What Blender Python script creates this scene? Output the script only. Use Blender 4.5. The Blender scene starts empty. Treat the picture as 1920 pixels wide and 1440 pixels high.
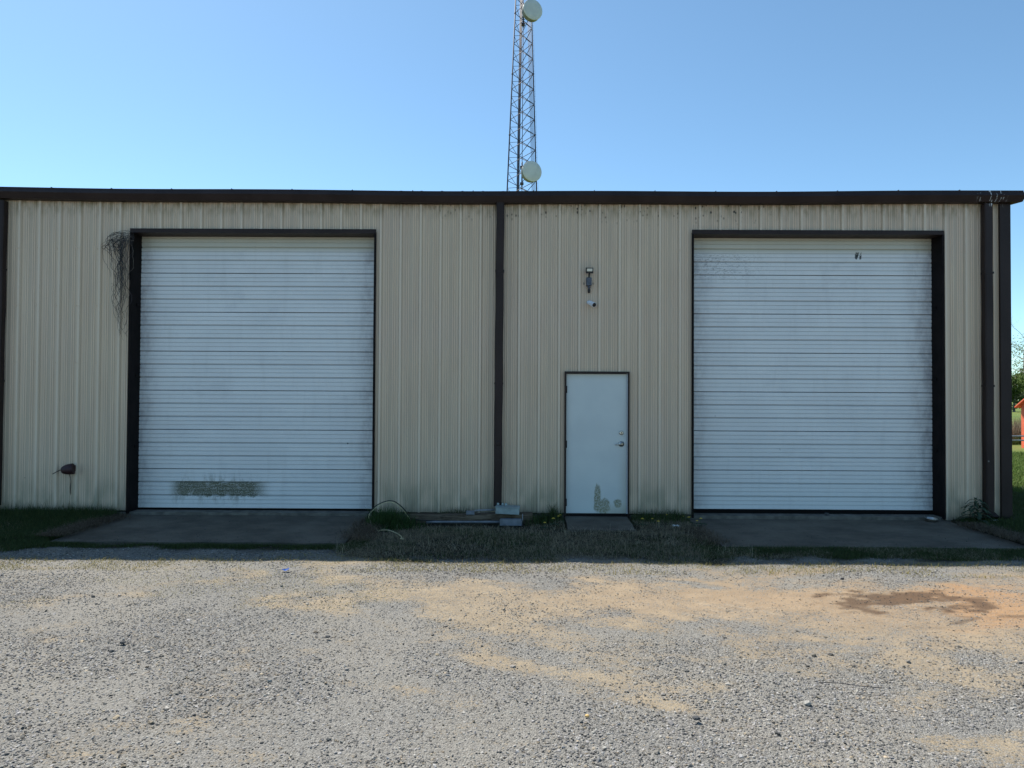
import bpy, bmesh, math, random
import numpy as np
from mathutils import Vector, Matrix
R = math.radians
sc = bpy.context.scene
col = sc.collection
random.seed(7)
rng = np.random.default_rng(7)

# ------------------------------------------------------------------ camera
TILT, YAW, ROLL = R(1.0), R(0.4), R(0.3)
fwd = Vector((-math.sin(YAW)*math.cos(TILT), math.cos(YAW)*math.cos(TILT), math.sin(TILT)))
rgt = Vector((math.cos(YAW), math.sin(YAW), 0)); upv = rgt.cross(fwd)
r2 = math.cos(ROLL)*rgt + math.sin(ROLL)*upv; u2 = -math.sin(ROLL)*rgt + math.cos(ROLL)*upv
cam = bpy.data.cameras.new('camera'); cam.lens = 25.0; cam.sensor_width = 36.0
cam.clip_start = 0.1; cam.clip_end = 3000
co = bpy.data.objects.new('camera', cam); col.objects.link(co)
M = Matrix((r2, u2, -fwd)).transposed().to_4x4(); M.translation = Vector((0, -10.82, 1.72))
co.matrix_world = M; sc.camera = co

# ------------------------------------------------------------------ sky and sun
SUN = Vector((-2.3, 2.5, 4.85)).normalized()
world = bpy.data.worlds.new("World"); sc.world = world; world.use_nodes = True
wt = world.node_tree
sky = wt.nodes.new('ShaderNodeTexSky'); sky.sky_type = 'NISHITA'; sky.sun_disc = False
sky.sun_elevation = math.asin(SUN.z); sky.sun_rotation = math.atan2(SUN.x, SUN.y)
sky.air_density = 0.7; sky.dust_density = 0.25; sky.ozone_density = 4.0
tint = wt.nodes.new('ShaderNodeMix'); tint.data_type = 'RGBA'; tint.blend_type = 'MULTIPLY'; tint.inputs[0].default_value = 1.0
tint.inputs[7].default_value = (1.02, 1.16, 1.03, 1)     # slightly cyan spring sky
wt.links.new(sky.outputs[0], tint.inputs[6]); wt.links.new(tint.outputs[2], wt.nodes['Background'].inputs[0])
wt.nodes['Background'].inputs[1].default_value = 0.115
sl = bpy.data.lights.new('sun', 'SUN'); sl.energy = 4.7; sl.angle = R(0.53); sl.color = (1.0, 0.95, 0.88)
so = bpy.data.objects.new('sun', sl); col.objects.link(so)
so.rotation_euler = SUN.to_track_quat('Z', 'Y').to_euler()
sc.view_settings.view_transform = 'Standard'; sc.view_settings.look = 'None'
sc.view_settings.exposure = 0.79; sc.view_settings.gamma = 1.0
sc.cycles.max_bounces = 8

# ------------------------------------------------------------------ noise helpers
def hsh(ix, iy, s):
    n = (ix.astype(np.int64)*374761393 + iy.astype(np.int64)*668265263 + s*1442695041) & 0xffffffff
    n = ((n ^ (n >> 13))*1274126177) & 0xffffffff
    n = ((n ^ (n >> 16))*2246822519) & 0xffffffff
    return ((n ^ (n >> 15)) & 0xffffff)/float(0xffffff)
def vn(x, y, s=0):
    xi = np.floor(x); yi = np.floor(y); fx = x-xi; fy = y-yi
    fx = fx*fx*(3-2*fx); fy = fy*fy*(3-2*fy)
    a = hsh(xi, yi, s); b = hsh(xi+1, yi, s); c = hsh(xi, yi+1, s); d = hsh(xi+1, yi+1, s)
    return (a*(1-fx)+b*fx)*(1-fy)+(c*(1-fx)+d*fx)*fy
def fbm(x, y, s=0, o=4):
    v = 0; a = .5; t = 0
    for k in range(o):
        v = v+a*vn(x*2**k+17.3*k, y*2**k-9.1*k, s+k); t += a; a *= .5
    return v/t
def sstep(a, b, x):
    t = np.clip((x-a)/(b-a), 0, 1); return t*t*(3-2*t)

# ------------------------------------------------------------------ material helpers
class NT:
    def __init__(s, name):
        s.m = bpy.data.materials.new(name); s.m.use_nodes = True; s.t = s.m.node_tree
        s.b = s.t.nodes['Principled BSDF']
    def n(s, typ, **kw):
        x = s.t.nodes.new(typ)
        for k, v in kw.items(): setattr(x, k, v)
        return x
    def l(s, a, b): s.t.links.new(a, b)
    def inp(s, node, key, val):
        if hasattr(val, 'links'): s.l(val, node.inputs[key])
        else: node.inputs[key].default_value = val
    def math(s, op, a, b=0.5, c=0.0, clamp=False):
        x = s.n('ShaderNodeMath', operation=op, use_clamp=clamp)
        s.inp(x, 0, a); s.inp(x, 1, b); s.inp(x, 2, c); return x.outputs[0]
    def mix(s, f, a, b, typ='MIX'):
        x = s.n('ShaderNodeMix', data_type='RGBA', blend_type=typ)
        s.inp(x, 0, f); s.inp(x, 6, a if hasattr(a, 'links') else (*a, 1)); s.inp(x, 7, b if hasattr(b, 'links') else (*b, 1))
        return x.outputs[2]
    def ramp(s, v, lo, hi, a=0.0, b=1.0, smooth=True):
        x = s.n('ShaderNodeMapRange', interpolation_type='SMOOTHSTEP' if smooth else 'LINEAR')
        s.inp(x, 0, v); s.inp(x, 1, lo); s.inp(x, 2, hi); s.inp(x, 3, a); s.inp(x, 4, b); return x.outputs[0]
    def pos(s):
        return s.n('ShaderNodeNewGeometry').outputs['Position']
    def xyz(s, v):
        x = s.n('ShaderNodeSeparateXYZ'); s.l(v, x.inputs[0]); return x.outputs
    def noise(s, v, scale, detail=3, sc3=(1, 1, 1), rough=.5, off=(0, 0, 0)):
        m = s.n('ShaderNodeMapping'); s.l(v, m.inputs[0]); m.inputs['Scale'].default_value = sc3; m.inputs['Location'].default_value = off
        x = s.n('ShaderNodeTexNoise'); s.l(m.outputs[0], x.inputs['Vector'])
        x.inputs['Scale'].default_value = scale; x.inputs['Detail'].default_value = detail; x.inputs['Roughness'].default_value = rough
        return x.outputs[0]
    def voro(s, v, scale, out='Distance', sc3=(1, 1, 1)):
        m = s.n('ShaderNodeMapping'); s.l(v, m.inputs[0]); m.inputs['Scale'].default_value = sc3
        x = s.n('ShaderNodeTexVoronoi'); s.l(m.outputs[0], x.inputs['Vector']); x.inputs['Scale'].default_value = scale
        return x.outputs[out]
    def bump(s, h, strength, dist):
        x = s.n('ShaderNodeBump'); s.inp(x, 'Height', h); x.inputs['Strength'].default_value = strength; x.inputs['Distance'].default_value = dist
        s.l(x.outputs[0], s.b.inputs['Normal'])
    def fin(s, c=None, rough=None, metal=None, spec=None):
        if c is not None: s.inp(s.b, 'Base Color', c if hasattr(c, 'links') else (*c, 1))
        if rough is not None: s.inp(s.b, 'Roughness', rough)
        if metal is not None: s.b.inputs['Metallic'].default_value = metal
        if spec is not None: s.b.inputs['Specular IOR Level'].default_value = spec
        return s.m

def simple(name, c, rough=.6, metal=0., var=.25, scale=12., bump=0.0, spec=.5):
    t = NT(name); p = t.pos(); f = t.noise(p, scale, 4)
    k = t.ramp(f, .3, .7)
    t.fin(t.mix(k, tuple(x*(1-var) for x in c), tuple(min(1, x*(1+var)) for x in c)), rough, metal, spec)
    if bump: t.bump(t.noise(p, scale*6, 3), bump, .01)
    return t.m

def attr(t, name):
    a = t.n('ShaderNodeAttribute'); a.attribute_name = name; return a

def wall_material():
    t = NT('tan_sheet_metal'); p = t.pos(); X, Y, Z = t.xyz(p)
    base = t.mix(t.ramp(t.noise(p, 2.6, 4, (3, 3, .3)), .3, .7), (.72, .56, .405), (.78, .62, .45))
    base = t.mix(t.ramp(t.noise(p, 9, 3, (3, 3, .12)), .35, .75, 0, .18), base, (.56, .445, .35))
    big = t.noise(p, .55, 3, (1, 1, 1), .6, (4, 0, 2))
    base = t.mix(t.ramp(big, .4, .68, 0, .35), base, (.72, .565, .46))
    fine = t.noise(p, 140, 2)
    base = t.mix(t.ramp(fine, .3, .7, 0, .22), base, (.27, .26, .21))
    # rib shading painted into the colour: lighter rib tops, darker lines at the feet
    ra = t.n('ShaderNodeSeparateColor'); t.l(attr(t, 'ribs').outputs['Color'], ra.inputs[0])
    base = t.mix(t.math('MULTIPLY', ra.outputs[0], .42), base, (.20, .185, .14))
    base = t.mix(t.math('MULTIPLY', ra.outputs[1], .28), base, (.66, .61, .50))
    # brown mildew just under the eave
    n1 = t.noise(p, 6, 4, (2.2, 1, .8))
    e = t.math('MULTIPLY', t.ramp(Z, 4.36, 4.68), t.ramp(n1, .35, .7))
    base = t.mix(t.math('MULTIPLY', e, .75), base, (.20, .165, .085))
    # black spots near the eave
    d = t.voro(p, 17, 'Distance', (1, 1, .6)); sp = t.ramp(d, .16, .27, 1, 0)
    msk = t.math('MULTIPLY', t.ramp(Z, 4.28, 4.6), t.ramp(t.noise(p, 3.0, 3), .42, .52))
    xr = t.math('MULTIPLY', t.ramp(X, -2.2, .3), t.ramp(X, 3.2, 4.4, 1, 0))
    sp = t.math('MULTIPLY', t.math('MULTIPLY', sp, msk), xr)
    base = t.mix(sp, base, (.02, .018, .015))
    # scattered scuffs
    d2 = t.voro(p, 2.3, 'Distance', (1, 1, 1)); base = t.mix(t.ramp(d2, .012, .03, .8, 0), base, (.05, .045, .04))
    # green grime at the foot
    g = t.math('MULTIPLY', t.ramp(Z, .05, .65, 1, 0), t.ramp(t.noise(p, 3, 4, (2, 2, .7)), .32, .7))
    base = t.mix(t.math('MULTIPLY', g, .6), base, (.17, .19, .13))
    g2 = t.ramp(Z, -.1, .12, .55, 0)
    base = t.mix(g2, base, (.16, .14, .10))
    t.fin(base, t.ramp(n1, .2, .8, .42, .6), 0, .4)
    t.bump(t.noise(p, 1.6, 2, (1.6, 1.6, .6)), .25, .03)
    return t.m

def door_material():
    t = NT('white_door_paint'); p = t.pos(); X, Y, Z = t.xyz(p)
    base = t.mix(t.ramp(t.noise(p, 1.3, 4, (1, 1, 1.6)), .35, .7), (.76, .78, .78), (.71, .73, .735))
    st = t.noise(p, 3.5, 4, (2.4, 1, .35))
    base = t.mix(t.ramp(st, .5, .8, 0, .16), base, (.46, .46, .45))
    base = t.mix(t.ramp(t.noise(p, 120, 2), .35, .75, 0, .16), base, (.35, .36, .38))
    # grime along both edges of each doorway
    def edge(x0, x1, w):
        a = t.ramp(X, x0, x0+w, 1, 0); b = t.ramp(X, x1-w, x1, 0, 1)
        ia = t.math('GREATER_THAN', X, x0-.3); ib = t.math('LESS_THAN', X, x1+.3)
        return t.math('MULTIPLY', t.math('MULTIPLY', ia, ib), t.math('MAXIMUM', a, b))
    e = t.math('MAXIMUM', edge(-5.95, -2.2, .42), edge(2.6, 6.42, .5))
    e = t.math('MULTIPLY', e, t.ramp(t.noise(p, 4, 5, (1.5, 1, .8), .7), .38, .68))
    base = t.mix(t.math('MULTIPLY', e, .55), base, (.27, .25, .27))
    # soot speckle high on the right door and smudges
    spk = t.math('MULTIPLY', t.ramp(t.noise(p, 38, 3, (.7, 1, 1.6), .7), .5, .66), t.math('MULTIPLY', t.ramp(X, 2.6, 2.8), t.ramp(X, 3.1, 4.2, 1, 0)))
    spk = t.math('MULTIPLY', spk, t.math('MULTIPLY', t.ramp(Z, 3.45, 3.7), t.ramp(Z, 3.92, 3.98, 1, 0)))
    base = t.mix(t.math('MULTIPLY', spk, .55), base, (.12, .12, .12))
    mk = t.math('MULTIPLY', t.math('MULTIPLY', t.ramp(X, 5.24, 5.26), t.ramp(X, 5.34, 5.36, 1, 0)), t.math('MULTIPLY', t.ramp(Z, 3.87, 3.89), t.ramp(Z, 3.98, 4.0, 1, 0)))
    base = t.mix(t.math('MULTIPLY', mk, t.ramp(t.noise(p, 26, 3, (1.4, 1, .7)), .47, .52)), base, (.02, .02, .02))
    sm = t.math('MULTIPLY', t.ramp(t.noise(p, 1.1, 5, (1.2, 1, 2), .7, (3, 1, 7)), .54, .72), .22)
    base = t.mix(sm, base, (.40, .42, .46))
    ra = t.n('ShaderNodeSeparateColor'); t.l(attr(t, 'ribs').outputs['Color'], ra.inputs[0])  # shade of grooves and pinstripes painted into the door colour
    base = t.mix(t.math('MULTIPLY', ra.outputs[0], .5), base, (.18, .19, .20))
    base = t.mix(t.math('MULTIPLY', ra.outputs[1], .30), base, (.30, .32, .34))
    # cream tone on the top band under the header
    base = t.mix(t.ramp(Z, 3.93, 4.03, 0, .62), base, (.50, .47, .34))
    # dark chips
    d = t.voro(p, 1.35, 'Distance', (1, 1, .8)); base = t.mix(t.ramp(d, .012, .022, .9, 0), base, (.05, .05, .05))
    # green algae low on the left door
    nx = t.noise(p, 5, 5, (1, 1, 1.6), .7)
    ax = t.math('MULTIPLY', t.ramp(X, -5.46, -5.22), t.ramp(X, -4.15, -3.78, 1, 0))
    Zr = t.math('ADD', Z, t.math('MULTIPLY', t.math('SUBTRACT', t.noise(p, 14, 4, (1, 1, .3), .7), .5), .16))
    az = t.math('MULTIPLY', t.ramp(Zr, .13, .17), t.math('MULTIPLY', t.ramp(Zr, .37, .41, 1, 0), t.ramp(Z, .366, .378, 1, 0)))
    a1 = t.math('MULTIPLY', t.math('MULTIPLY', ax, az), t.ramp(nx, .24, .42))
    az2 = t.math('MULTIPLY', t.ramp(Z, -.05, .16), t.ramp(Z, .36, .56, 1, 0))
    a2 = t.math('MULTIPLY', t.math('MULTIPLY', ax, az2), t.ramp(t.noise(p, 6, 4, (1.6, 1, .5), .7), .50, .68, 0, .6))
    al = t.math('MAXIMUM', a1, a2)
    speck = t.ramp(t.noise(p, 60, 3), .35, .6, .6, 1)
    base = t.mix(t.math('MULTIPLY', al, speck), base, (.075, .085, .042))
    t.fin(base, t.ramp(nx, .2, .8, .28, .45), 0, .5)
    t.bump(t.noise(p, 1.2, 2, (.8, 1, 3)), .2, .02)
    return t.m

def entry_material():
    t = NT('white_entry_paint'); p = t.pos(); X, Y, Z = t.xyz(p)
    base = t.mix(t.ramp(t.noise(p, 2.2, 4), .3, .7), (.62, .67, .655), (.57, .62, .615))
    base = t.mix(t.ramp(t.noise(p, 150, 2), .35, .75, 0, .12), base, (.35, .38, .36))
    n = t.noise(p, 9, 5, (1, 1, .7), .75)
    def blob(cx, cz, rx, rz):
        dx = t.math('DIVIDE', t.math('SUBTRACT', X, cx), rx); dz = t.math('DIVIDE', t.math('SUBTRACT', Z, cz), rz)
        d = t.math('ADD', t.math('MULTIPLY', dx, dx), t.math('MULTIPLY', dz, dz))
        return t.ramp(t.math('ADD', d, t.math('MULTIPLY', t.math('SUBTRACT', n, .5), 2.6)), .55, 1.1, 1, 0)
    b = t.math('MAXIMUM', blob(1.23, .18, .055, .24), t.math('MAXIMUM', blob(1.31, .06, .13, .13), blob(1.53, .11, .07, .07)))
    b = t.math('MULTIPLY', b, t.ramp(t.noise(p, 45, 3), .3, .62, .35, .95))
    base = t.mix(b, base, (.20, .20, .12))
    low = t.math('MULTIPLY', t.ramp(Z, -.02, .16, 1, 0), t.ramp(X, 1.15, 1.5))
    base = t.mix(t.math('MULTIPLY', low, .5), base, (.36, .34, .23))
    r = t.math('MULTIPLY', t.ramp(X, 1.5, 1.66), t.ramp(Z, 1.1, .5))
    base = t.mix(t.math('MULTIPLY', r, .35), base, (.42, .40, .33))
    base = t.mix(t.ramp(Z, 1.95, 2.09, 0, .5), base, (.52, .50, .42))
    t.fin(base, .45, 0, .4)
    t.bump(t.noise(p, 1.5, 2), .1, .02)
    return t.m

def brown_material():
    t = NT('dark_brown_trim'); p = t.pos(); X, Y, Z = t.xyz(p)
    base = t.mix(t.ramp(t.noise(p, 3, 4, (1, 1, .5)), .3, .7), (.023, .014, .0125), (.033, .021, .019))
    base = t.mix(t.ramp(t.noise(p, 25, 4), .55, .8, 0, .5), base, (.04, .032, .028))
    # white bird droppings run down the gutter at the right corner
    d = t.noise(p, 16, 3, (2.2, 1, .28), .6)
    m = t.math('MULTIPLY', t.ramp(X, 6.85, 7.0), t.ramp(X, 7.22, 7.4, 1, 0))
    m = t.math('MULTIPLY', m, t.ramp(Z, 4.6, 4.64))
    base = t.mix(t.math('MULTIPLY', m, t.ramp(d, .585, .64)), base, (.5, .5, .48))
    d = t.voro(p, 3.1); m = t.math('MULTIPLY', t.ramp(d, .03, .06, .8, 0), t.ramp(X, 7.0, 7.1))
    base = t.mix(m, base, (.45, .45, .43))
    t.fin(base, .5, 0, .22)
    t.bump(t.noise(p, 2.2, 2), .12, .02)
    return t.m

def concrete_material():
    t = NT('weathered_concrete'); p = t.pos()
    n = t.noise(p, 1.6, 5, (1, 1, 1), .65)
    base = t.mix(t.ramp(n, .3, .7), (.075, .064, .049), (.155, .134, .105))
    base = t.mix(t.ramp(t.noise(p, 5, 5, (.5, 1.6, 1), .7), .5, .75, 0, .45), base, (.16, .15, .13))
    base = t.mix(t.ramp(t.noise(p, 90, 3), .4, .7, 0, .5), base, (.05, .046, .04))
    d = t.voro(p, 26); base = t.mix(t.ramp(d, .06, .12, .5, 0), base, (.20, .19, .16))
    t.fin(base, .85, 0, .3); t.bump(t.noise(p, 60, 4), .5, .01)
    return t.m

def attr(t, name):
    a = t.n('ShaderNodeAttribute'); a.attribute_name = name; return a

MAT = {}
MAT['wall'] = wall_material(); MAT['door'] = door_material(); MAT['entry'] = entry_material()
MAT['brown'] = brown_material(); MAT['concrete'] = concrete_material()
MAT['sill'] = simple('grey_sill_concrete', (.14, .13, .11), .85, 0, .3, 7, .4, .2)
MAT['jamb'] = simple('dark_jamb', (.008, .0055, .0055), .7, 0, .35, 6, 0, .15)
MAT['roof'] = simple('galvalume_roof', (.55, .56, .56), .4, .6, .1, 4)
MAT['rubber'] = simple('black_rubber', (.005, .005, .005), .9, 0, .2, 20, 0, .15)
MAT['chrome'] = simple('satin_nickel', (.55, .52, .46), .28, 1., .1, 30)
MAT['steel'] = simple('galvanised_steel', (.30, .31, .33), .5, .5, .2, 8)
MAT['towersteel'] = simple('dull_tower_steel', (.055, .052, .065), .6, .3, .25, 3)
MAT['cablegrey'] = simple('dark_cable_jacket', (.05, .05, .075), .5, 0, .3, 3)
MAT['radome'] = simple('pale_radome', (.58, .61, .56), .6, 0, .06, 2)
MAT['drum'] = simple('grey_drum', (.22, .22, .20), .6, .1, .25, 5)
MAT['red'] = simple('red_shed_paint', (.78, .16, .08), .6, 0, .12, 5)
MAT['boxgrey'] = simple('grey_green_enamel', (.27, .33, .33), .45, 0, .15, 12)
MAT['pvc'] = simple('grey_pvc', (.17, .185, .21), .5, 0, .2, 12)
MAT['black'] = simple('black_plastic', (.012, .012, .014), .45, 0, .2, 20)
MAT['lens'] = simple('cream_diffuser', (.72, .69, .58), .35, 0, .03, 20)
MAT['bell'] = simple('slate_grey_cast_metal', (.085, .095, .12), .5, .2, .2, 30)
MAT['white'] = simple('white_plastic', (.72, .75, .80), .3, 0, .05, 20)
MAT['maroon'] = simple('maroon_vinyl', (.034, .011, .013), .6, 0, .3, 18)
MAT['vine'] = simple('dead_vine_bark', (.045, .041, .043), .85, 0, .5, 14)
MAT['vine_pale'] = simple('pale_dead_stem', (.14, .12, .10), .85, 0, .4, 14)
MAT['yellow'] = simple('yellow_dandelion', (.80, .62, .10), .7, 0, .1, 60)
MAT['stem'] = simple('green_stem', (.05, .09, .03), .7, 0, .3, 30)
MAT['cream_cable'] = simple('cream_cable', (.60, .54, .32), .5, 0, .15, 20)
MAT['litter'] = simple('white_paper', (.6, .62, .62), .7, 0, .15, 60)
MAT['blue'] = simple('blue_plastic', (.03, .12, .42), .5, 0, .2, 60)
MAT['bark'] = simple('tree_bark', (.22, .20, .17), .9, 0, .3, 3)
MAT['weedleaf'] = simple('dark_weed_leaf', (.028, .055, .026), .7, 0, .35, 25)
MAT['cutstone'] = simple('dark_stone', (.06, .06, .06), .9, 0, .3, 30)

def timber_material():
    t = NT('old_timber'); p = t.pos()
    n = t.noise(p, 9, 5, (.25, 4, 4), .7)
    base = t.mix(t.ramp(n, .3, .7), (.055, .040, .028), (.20, .155, .11))
    t.fin(base, .9, 0, .2); t.bump(n, .6, .01); return t.m
MAT['timber'] = timber_material()

def tint_material(name, rough=.85, trans=0.0, noise=0.0):
    t = NT(name); a = attr(t, 'tint').outputs['Color']
    c = a
    if noise: c = t.mix(t.ramp(t.noise(t.pos(), 90, 3), .3, .7, 0, noise), a, (.10, .10, .10))
    t.fin(c, rough, 0, .25)
    if trans:
        tr = t.n('ShaderNodeBsdfTranslucent'); t.inp(tr, 'Color', a)
        mx = t.n('ShaderNodeMixShader'); mx.inputs[0].default_value = trans
        t.l(t.b.outputs[0], mx.inputs[1]); t.l(tr.outputs[0], mx.inputs[2])
        t.l(mx.outputs[0], t.t.nodes['Material Output'].inputs[0])
    return t.m
MAT['stones'] = tint_material('crushed_stone', .85, 0, .35)
MAT['blades'] = tint_material('grass_blades', .7, .3)
MAT['leaves'] = tint_material('tree_leaves', .7, .3)

# ------------------------------------------------------------------ mesh helpers
class MB:
    def __init__(s): s.v = []; s.f = []; s.sm = []
    def add(s, vs, fs, smooth=False):
        b = len(s.v); s.v += [tuple(x) for x in vs]; s.f += [tuple(b+i for i in q) for q in fs]; s.sm += [smooth]*len(fs); return s
    def box(s, x0, x1, y0, y1, z0, z1, mat=None):
        vs = [(x, y, z) for z in (z0, z1) for y in (y0, y1) for x in (x0, x1)]
        if mat is not None: vs = [tuple(mat @ Vector(v)) for v in vs]
        return s.add(vs, [(0, 2, 3, 1), (4, 5, 7, 6), (0, 1, 5, 4), (2, 6, 7, 3), (0, 4, 6, 2), (1, 3, 7, 5)])
    def bbox(s, x0, x1, y0, y1, z0, z1, bev=.004, mat=None):
        bm = bmesh.new(); bmesh.ops.create_cube(bm, size=1)
        for v in bm.verts: v.co = Vector(((x0+x1)/2+v.co.x*(x1-x0), (y0+y1)/2+v.co.y*(y1-y0), (z0+z1)/2+v.co.z*(z1-z0)))
        bmesh.ops.bevel(bm, geom=bm.edges[:], offset=bev, segments=2, affect='EDGES', profile=.6)
        bm.verts.index_update()
        vs = [(mat @ v.co) if mat is not None else v.co for v in bm.verts]
        s.add(vs, [[v.index for v in f.verts] for f in bm.faces]); bm.free(); return s
    def tube(s, pts, r, n=8, cap=True, smooth=True):
        pts = [Vector(p) for p in pts]; rs = r if isinstance(r, (list, tuple)) else [r]*len(pts)
        d0 = (pts[1]-pts[0]).normalized()
        ref = Vector((0, 0, 1)) if abs(d0.z) < .9 else Vector((1, 0, 0))
        u = d0.cross(ref).normalized(); vs = []
        for i, p in enumerate(pts):
            d = (pts[min(i+1, len(pts)-1)]-pts[max(i-1, 0)]).normalized()
            u = (u-d*u.dot(d))
            u = u.normalized() if u.length > 1e-6 else d.orthogonal().normalized()
            w = d.cross(u)
            for k in range(n):
                a = 2*math.pi*k/n; vs.append(p+(u*math.cos(a)+w*math.sin(a))*rs[i])
        fs = [(i*n+k, i*n+(k+1) % n, (i+1)*n+(k+1) % n, (i+1)*n+k) for i in range(len(pts)-1) for k in range(n)]
        s.add(vs, fs, smooth)
        if cap: s.add([], []); b = len(s.v)-len(vs); s.f += [tuple(b+k for k in reversed(range(n))), tuple(b+(len(pts)-1)*n+k for k in range(n))]; s.sm += [False, False]
        return s
    def lathe(s, prof, origin, axis, n=24, smooth=True):
        o = Vector(origin); a = Vector(axis).normalized(); u = a.orthogonal().normalized(); w = a.cross(u); vs = []
        for (r, h) in prof:
            for k in range(n):
                t = 2*math.pi*k/n; vs.append(o+a*h+(u*math.cos(t)+w*math.sin(t))*r)
        fs = [(i*n+k, i*n+(k+1) % n, (i+1)*n+(k+1) % n, (i+1)*n+k) for i in range(len(prof)-1) for k in range(n)]
        fs += [tuple(reversed(range(n))), tuple((len(prof)-1)*n+k for k in range(n))]
        s.add(vs, fs, smooth); s.sm[-1] = s.sm[-2] = False; return s
    def build(s, name, mat, parent=None, loc=None):
        me = bpy.data.meshes.new(name); me.from_pydata(s.v, [], s.f); me.polygons.foreach_set('use_smooth', s.sm)
        me.materials.append(mat); me.update()
        o = bpy.data.objects.new(name, me); col.objects.link(o)
        if parent is not None:
            o.parent = parent
            o.matrix_parent_inverse = Matrix.Translation(-Vector(parent_origin(parent)))
        return o
def parent_origin(p):
    return Vector(p.location) if p.parent is None else Vector((0, 0, 0))
def tag(o, label=None, cat=None, group=None, kind=None):
    if label: o['label'] = label
    if cat: o['category'] = cat
    if group: o['group'] = group
    if kind: o['kind'] = kind
    return o
def thing(name, label, cat, loc=(0, 0, 0), group=None):
    o = bpy.data.objects.new(name, None); col.objects.link(o); o.location = loc; o.empty_display_size = .2
    return tag(o, label, cat, group)
def tri_mesh(name, V, F, mat, C=None, parent=None, smooth=False):
    me = bpy.data.meshes.new(name); V = np.ascontiguousarray(V, dtype=np.float32); F = np.ascontiguousarray(F, dtype=np.int32)
    me.vertices.add(len(V)); me.vertices.foreach_set('co', V.ravel())
    k = F.shape[1]
    me.loops.add(F.size); me.loops.foreach_set('vertex_index', F.ravel())
    me.polygons.add(len(F)); me.polygons.foreach_set('loop_start', np.arange(0, F.size, k, dtype=np.int32))
    me.polygons.foreach_set('use_smooth', np.full(len(F), smooth))
    if C is not None:
        a = me.attributes.new('tint', 'FLOAT_COLOR', 'POINT')
        C4 = np.concatenate([C, np.ones((len(C), 1))], 1).astype(np.float32); a.data.foreach_set('color', C4.ravel())
    me.materials.append(mat); me.update(calc_edges=True); me.validate()
    o = bpy.data.objects.new(name, me); col.objects.link(o)
    if parent is not None:
        o.parent = parent; o.matrix_parent_inverse = Matrix.Translation(-parent_origin(parent))
    return o

# ------------------------------------------------------------------ ground
def wob(x, y, s): return fbm(x*1.3, y*1.3, s, 3)-.5
def lawn_mask(x, y):
    w = wob(x*2, y*2, 5)
    # strip that runs along the wall: wide at left and right, thin in front of the concrete; outer edge widened to darken shaded gravel
    edge = np.interp(x, [-40, -8.5, -6.6, -5.7, -5.0, -2.4, -1.6, -.5, .8, 2.0, 2.9, 4.0, 6.1, 7.2, 9, 14, 40],
                     [-2.9, -2.85, -2.45, -2.1, -2.1, -2.2, -2.6, -2.65, -2.35, -2.5, -2.45, -2.4, -2.45, -2.9, -3.3, -5.0, -12])
    return sstep(-.22, .22, y-edge+w*.8)
def dust_maps(x, y):
    # sand washed over the stone (0..1), orange sand, damp spot, tyre marks
    wx = x+.5*(fbm(x*.8, y*.8, 91, 2)-.5); wy = y+.25*np.sin(x*.9)+.4*(fbm(x*.8, y*.8, 92, 2)-.5)
    a = fbm(wx*1.0+3, wy*1.7, 21, 4); b = fbm(wx*2.2+wy*.8, wy*3.4, 31, 4); c = fbm(x*7, y*12, 41, 3)
    p = a*.5+b*.38+c*.12
    big = np.exp(-((x-5.5)/4.6)**2-((y+4.3)/1.15)**2)*.62 + np.exp(-((x-1.0)/2.4)**2-((y+4.1)/.55)**2)*.36
    big = big+np.exp(-((x-4.3)/1.9)**2-((y+5.7)/.8)**2)*.12
    dust = sstep(.475, .75, p+big*.45+.055*sstep(-1.5, 2.5, x)*sstep(-4.6, -5.4, y)+.02)*.85
    dust = np.maximum(dust*.9, sstep(.10, .62, big+(b-.5)*1.1)*.9)
    orange = np.maximum(sstep(.3, .8, np.exp(-((x-5.6)/2.7)**2-((y+4.2)/.85)**2)*1.1+(b-.5)*.9), .45*np.exp(-((x-4.0)/3.4)**2-((y+4.1)/1.0)**2))
    ex = (x-3.40-.35*(y+4.3)); ex = ex-.12; wet = 1.08*np.exp(-(ex/.70)**2-((y+4.2)/.46)**2)
    wet = sstep(.35, .8, wet+((b-.5)*2.2+(c-.5)*1.2)*sstep(.02, .35, wet))
    ln = np.exp(-((y-(-4.80+.27*(x-3.5)+.06*np.sin(x*5)))/.035)**2)*sstep(3.2, 3.6, x)*sstep(5.6, 4.8, x); wet = np.maximum(wet, ln*sstep(.35, .6, c)*.8)
    ln = np.exp(-((y-(-3.95-.10*(x-3.9)+.05*np.sin(x*4+1)))/.030)**2)*sstep(3.4, 3.6, x)*sstep(4.7, 4.4, x); wet = np.maximum(wet, ln*sstep(.4, .6, c)*.8)
    u = x*.8+y*1.0; trk = (np.sin(u*38) > .2)*sstep(.5, 1, np.exp(-((x-1.9)/.55)**4-((y+4.55)/.35)**4)*1.2)
    trk = trk+(np.sin((x*.6+y*1.2)*42) > .2)*sstep(.5, 1, np.exp(-((x-3.0)/.5)**4-((y+3.55)/.22)**4)*1.2)
    for (xc, k_) in ((-2.75, .10), (-4.5, .16)):
        xt = xc+k_*(y+4.5)**2; trk = trk+(np.sin(y*30) > .1)*np.exp(-((x-xt)/.10)**4)*sstep(.42, .58, fbm(x*1.4, y*1.4, 71, 3))*sstep(-6.8, -6.0, y)*sstep(-2.9, -3.4, y)*.8
    return dust, orange, wet, np.clip(trk, 0, 1)*.7*sstep(.35, .65, c)
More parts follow.
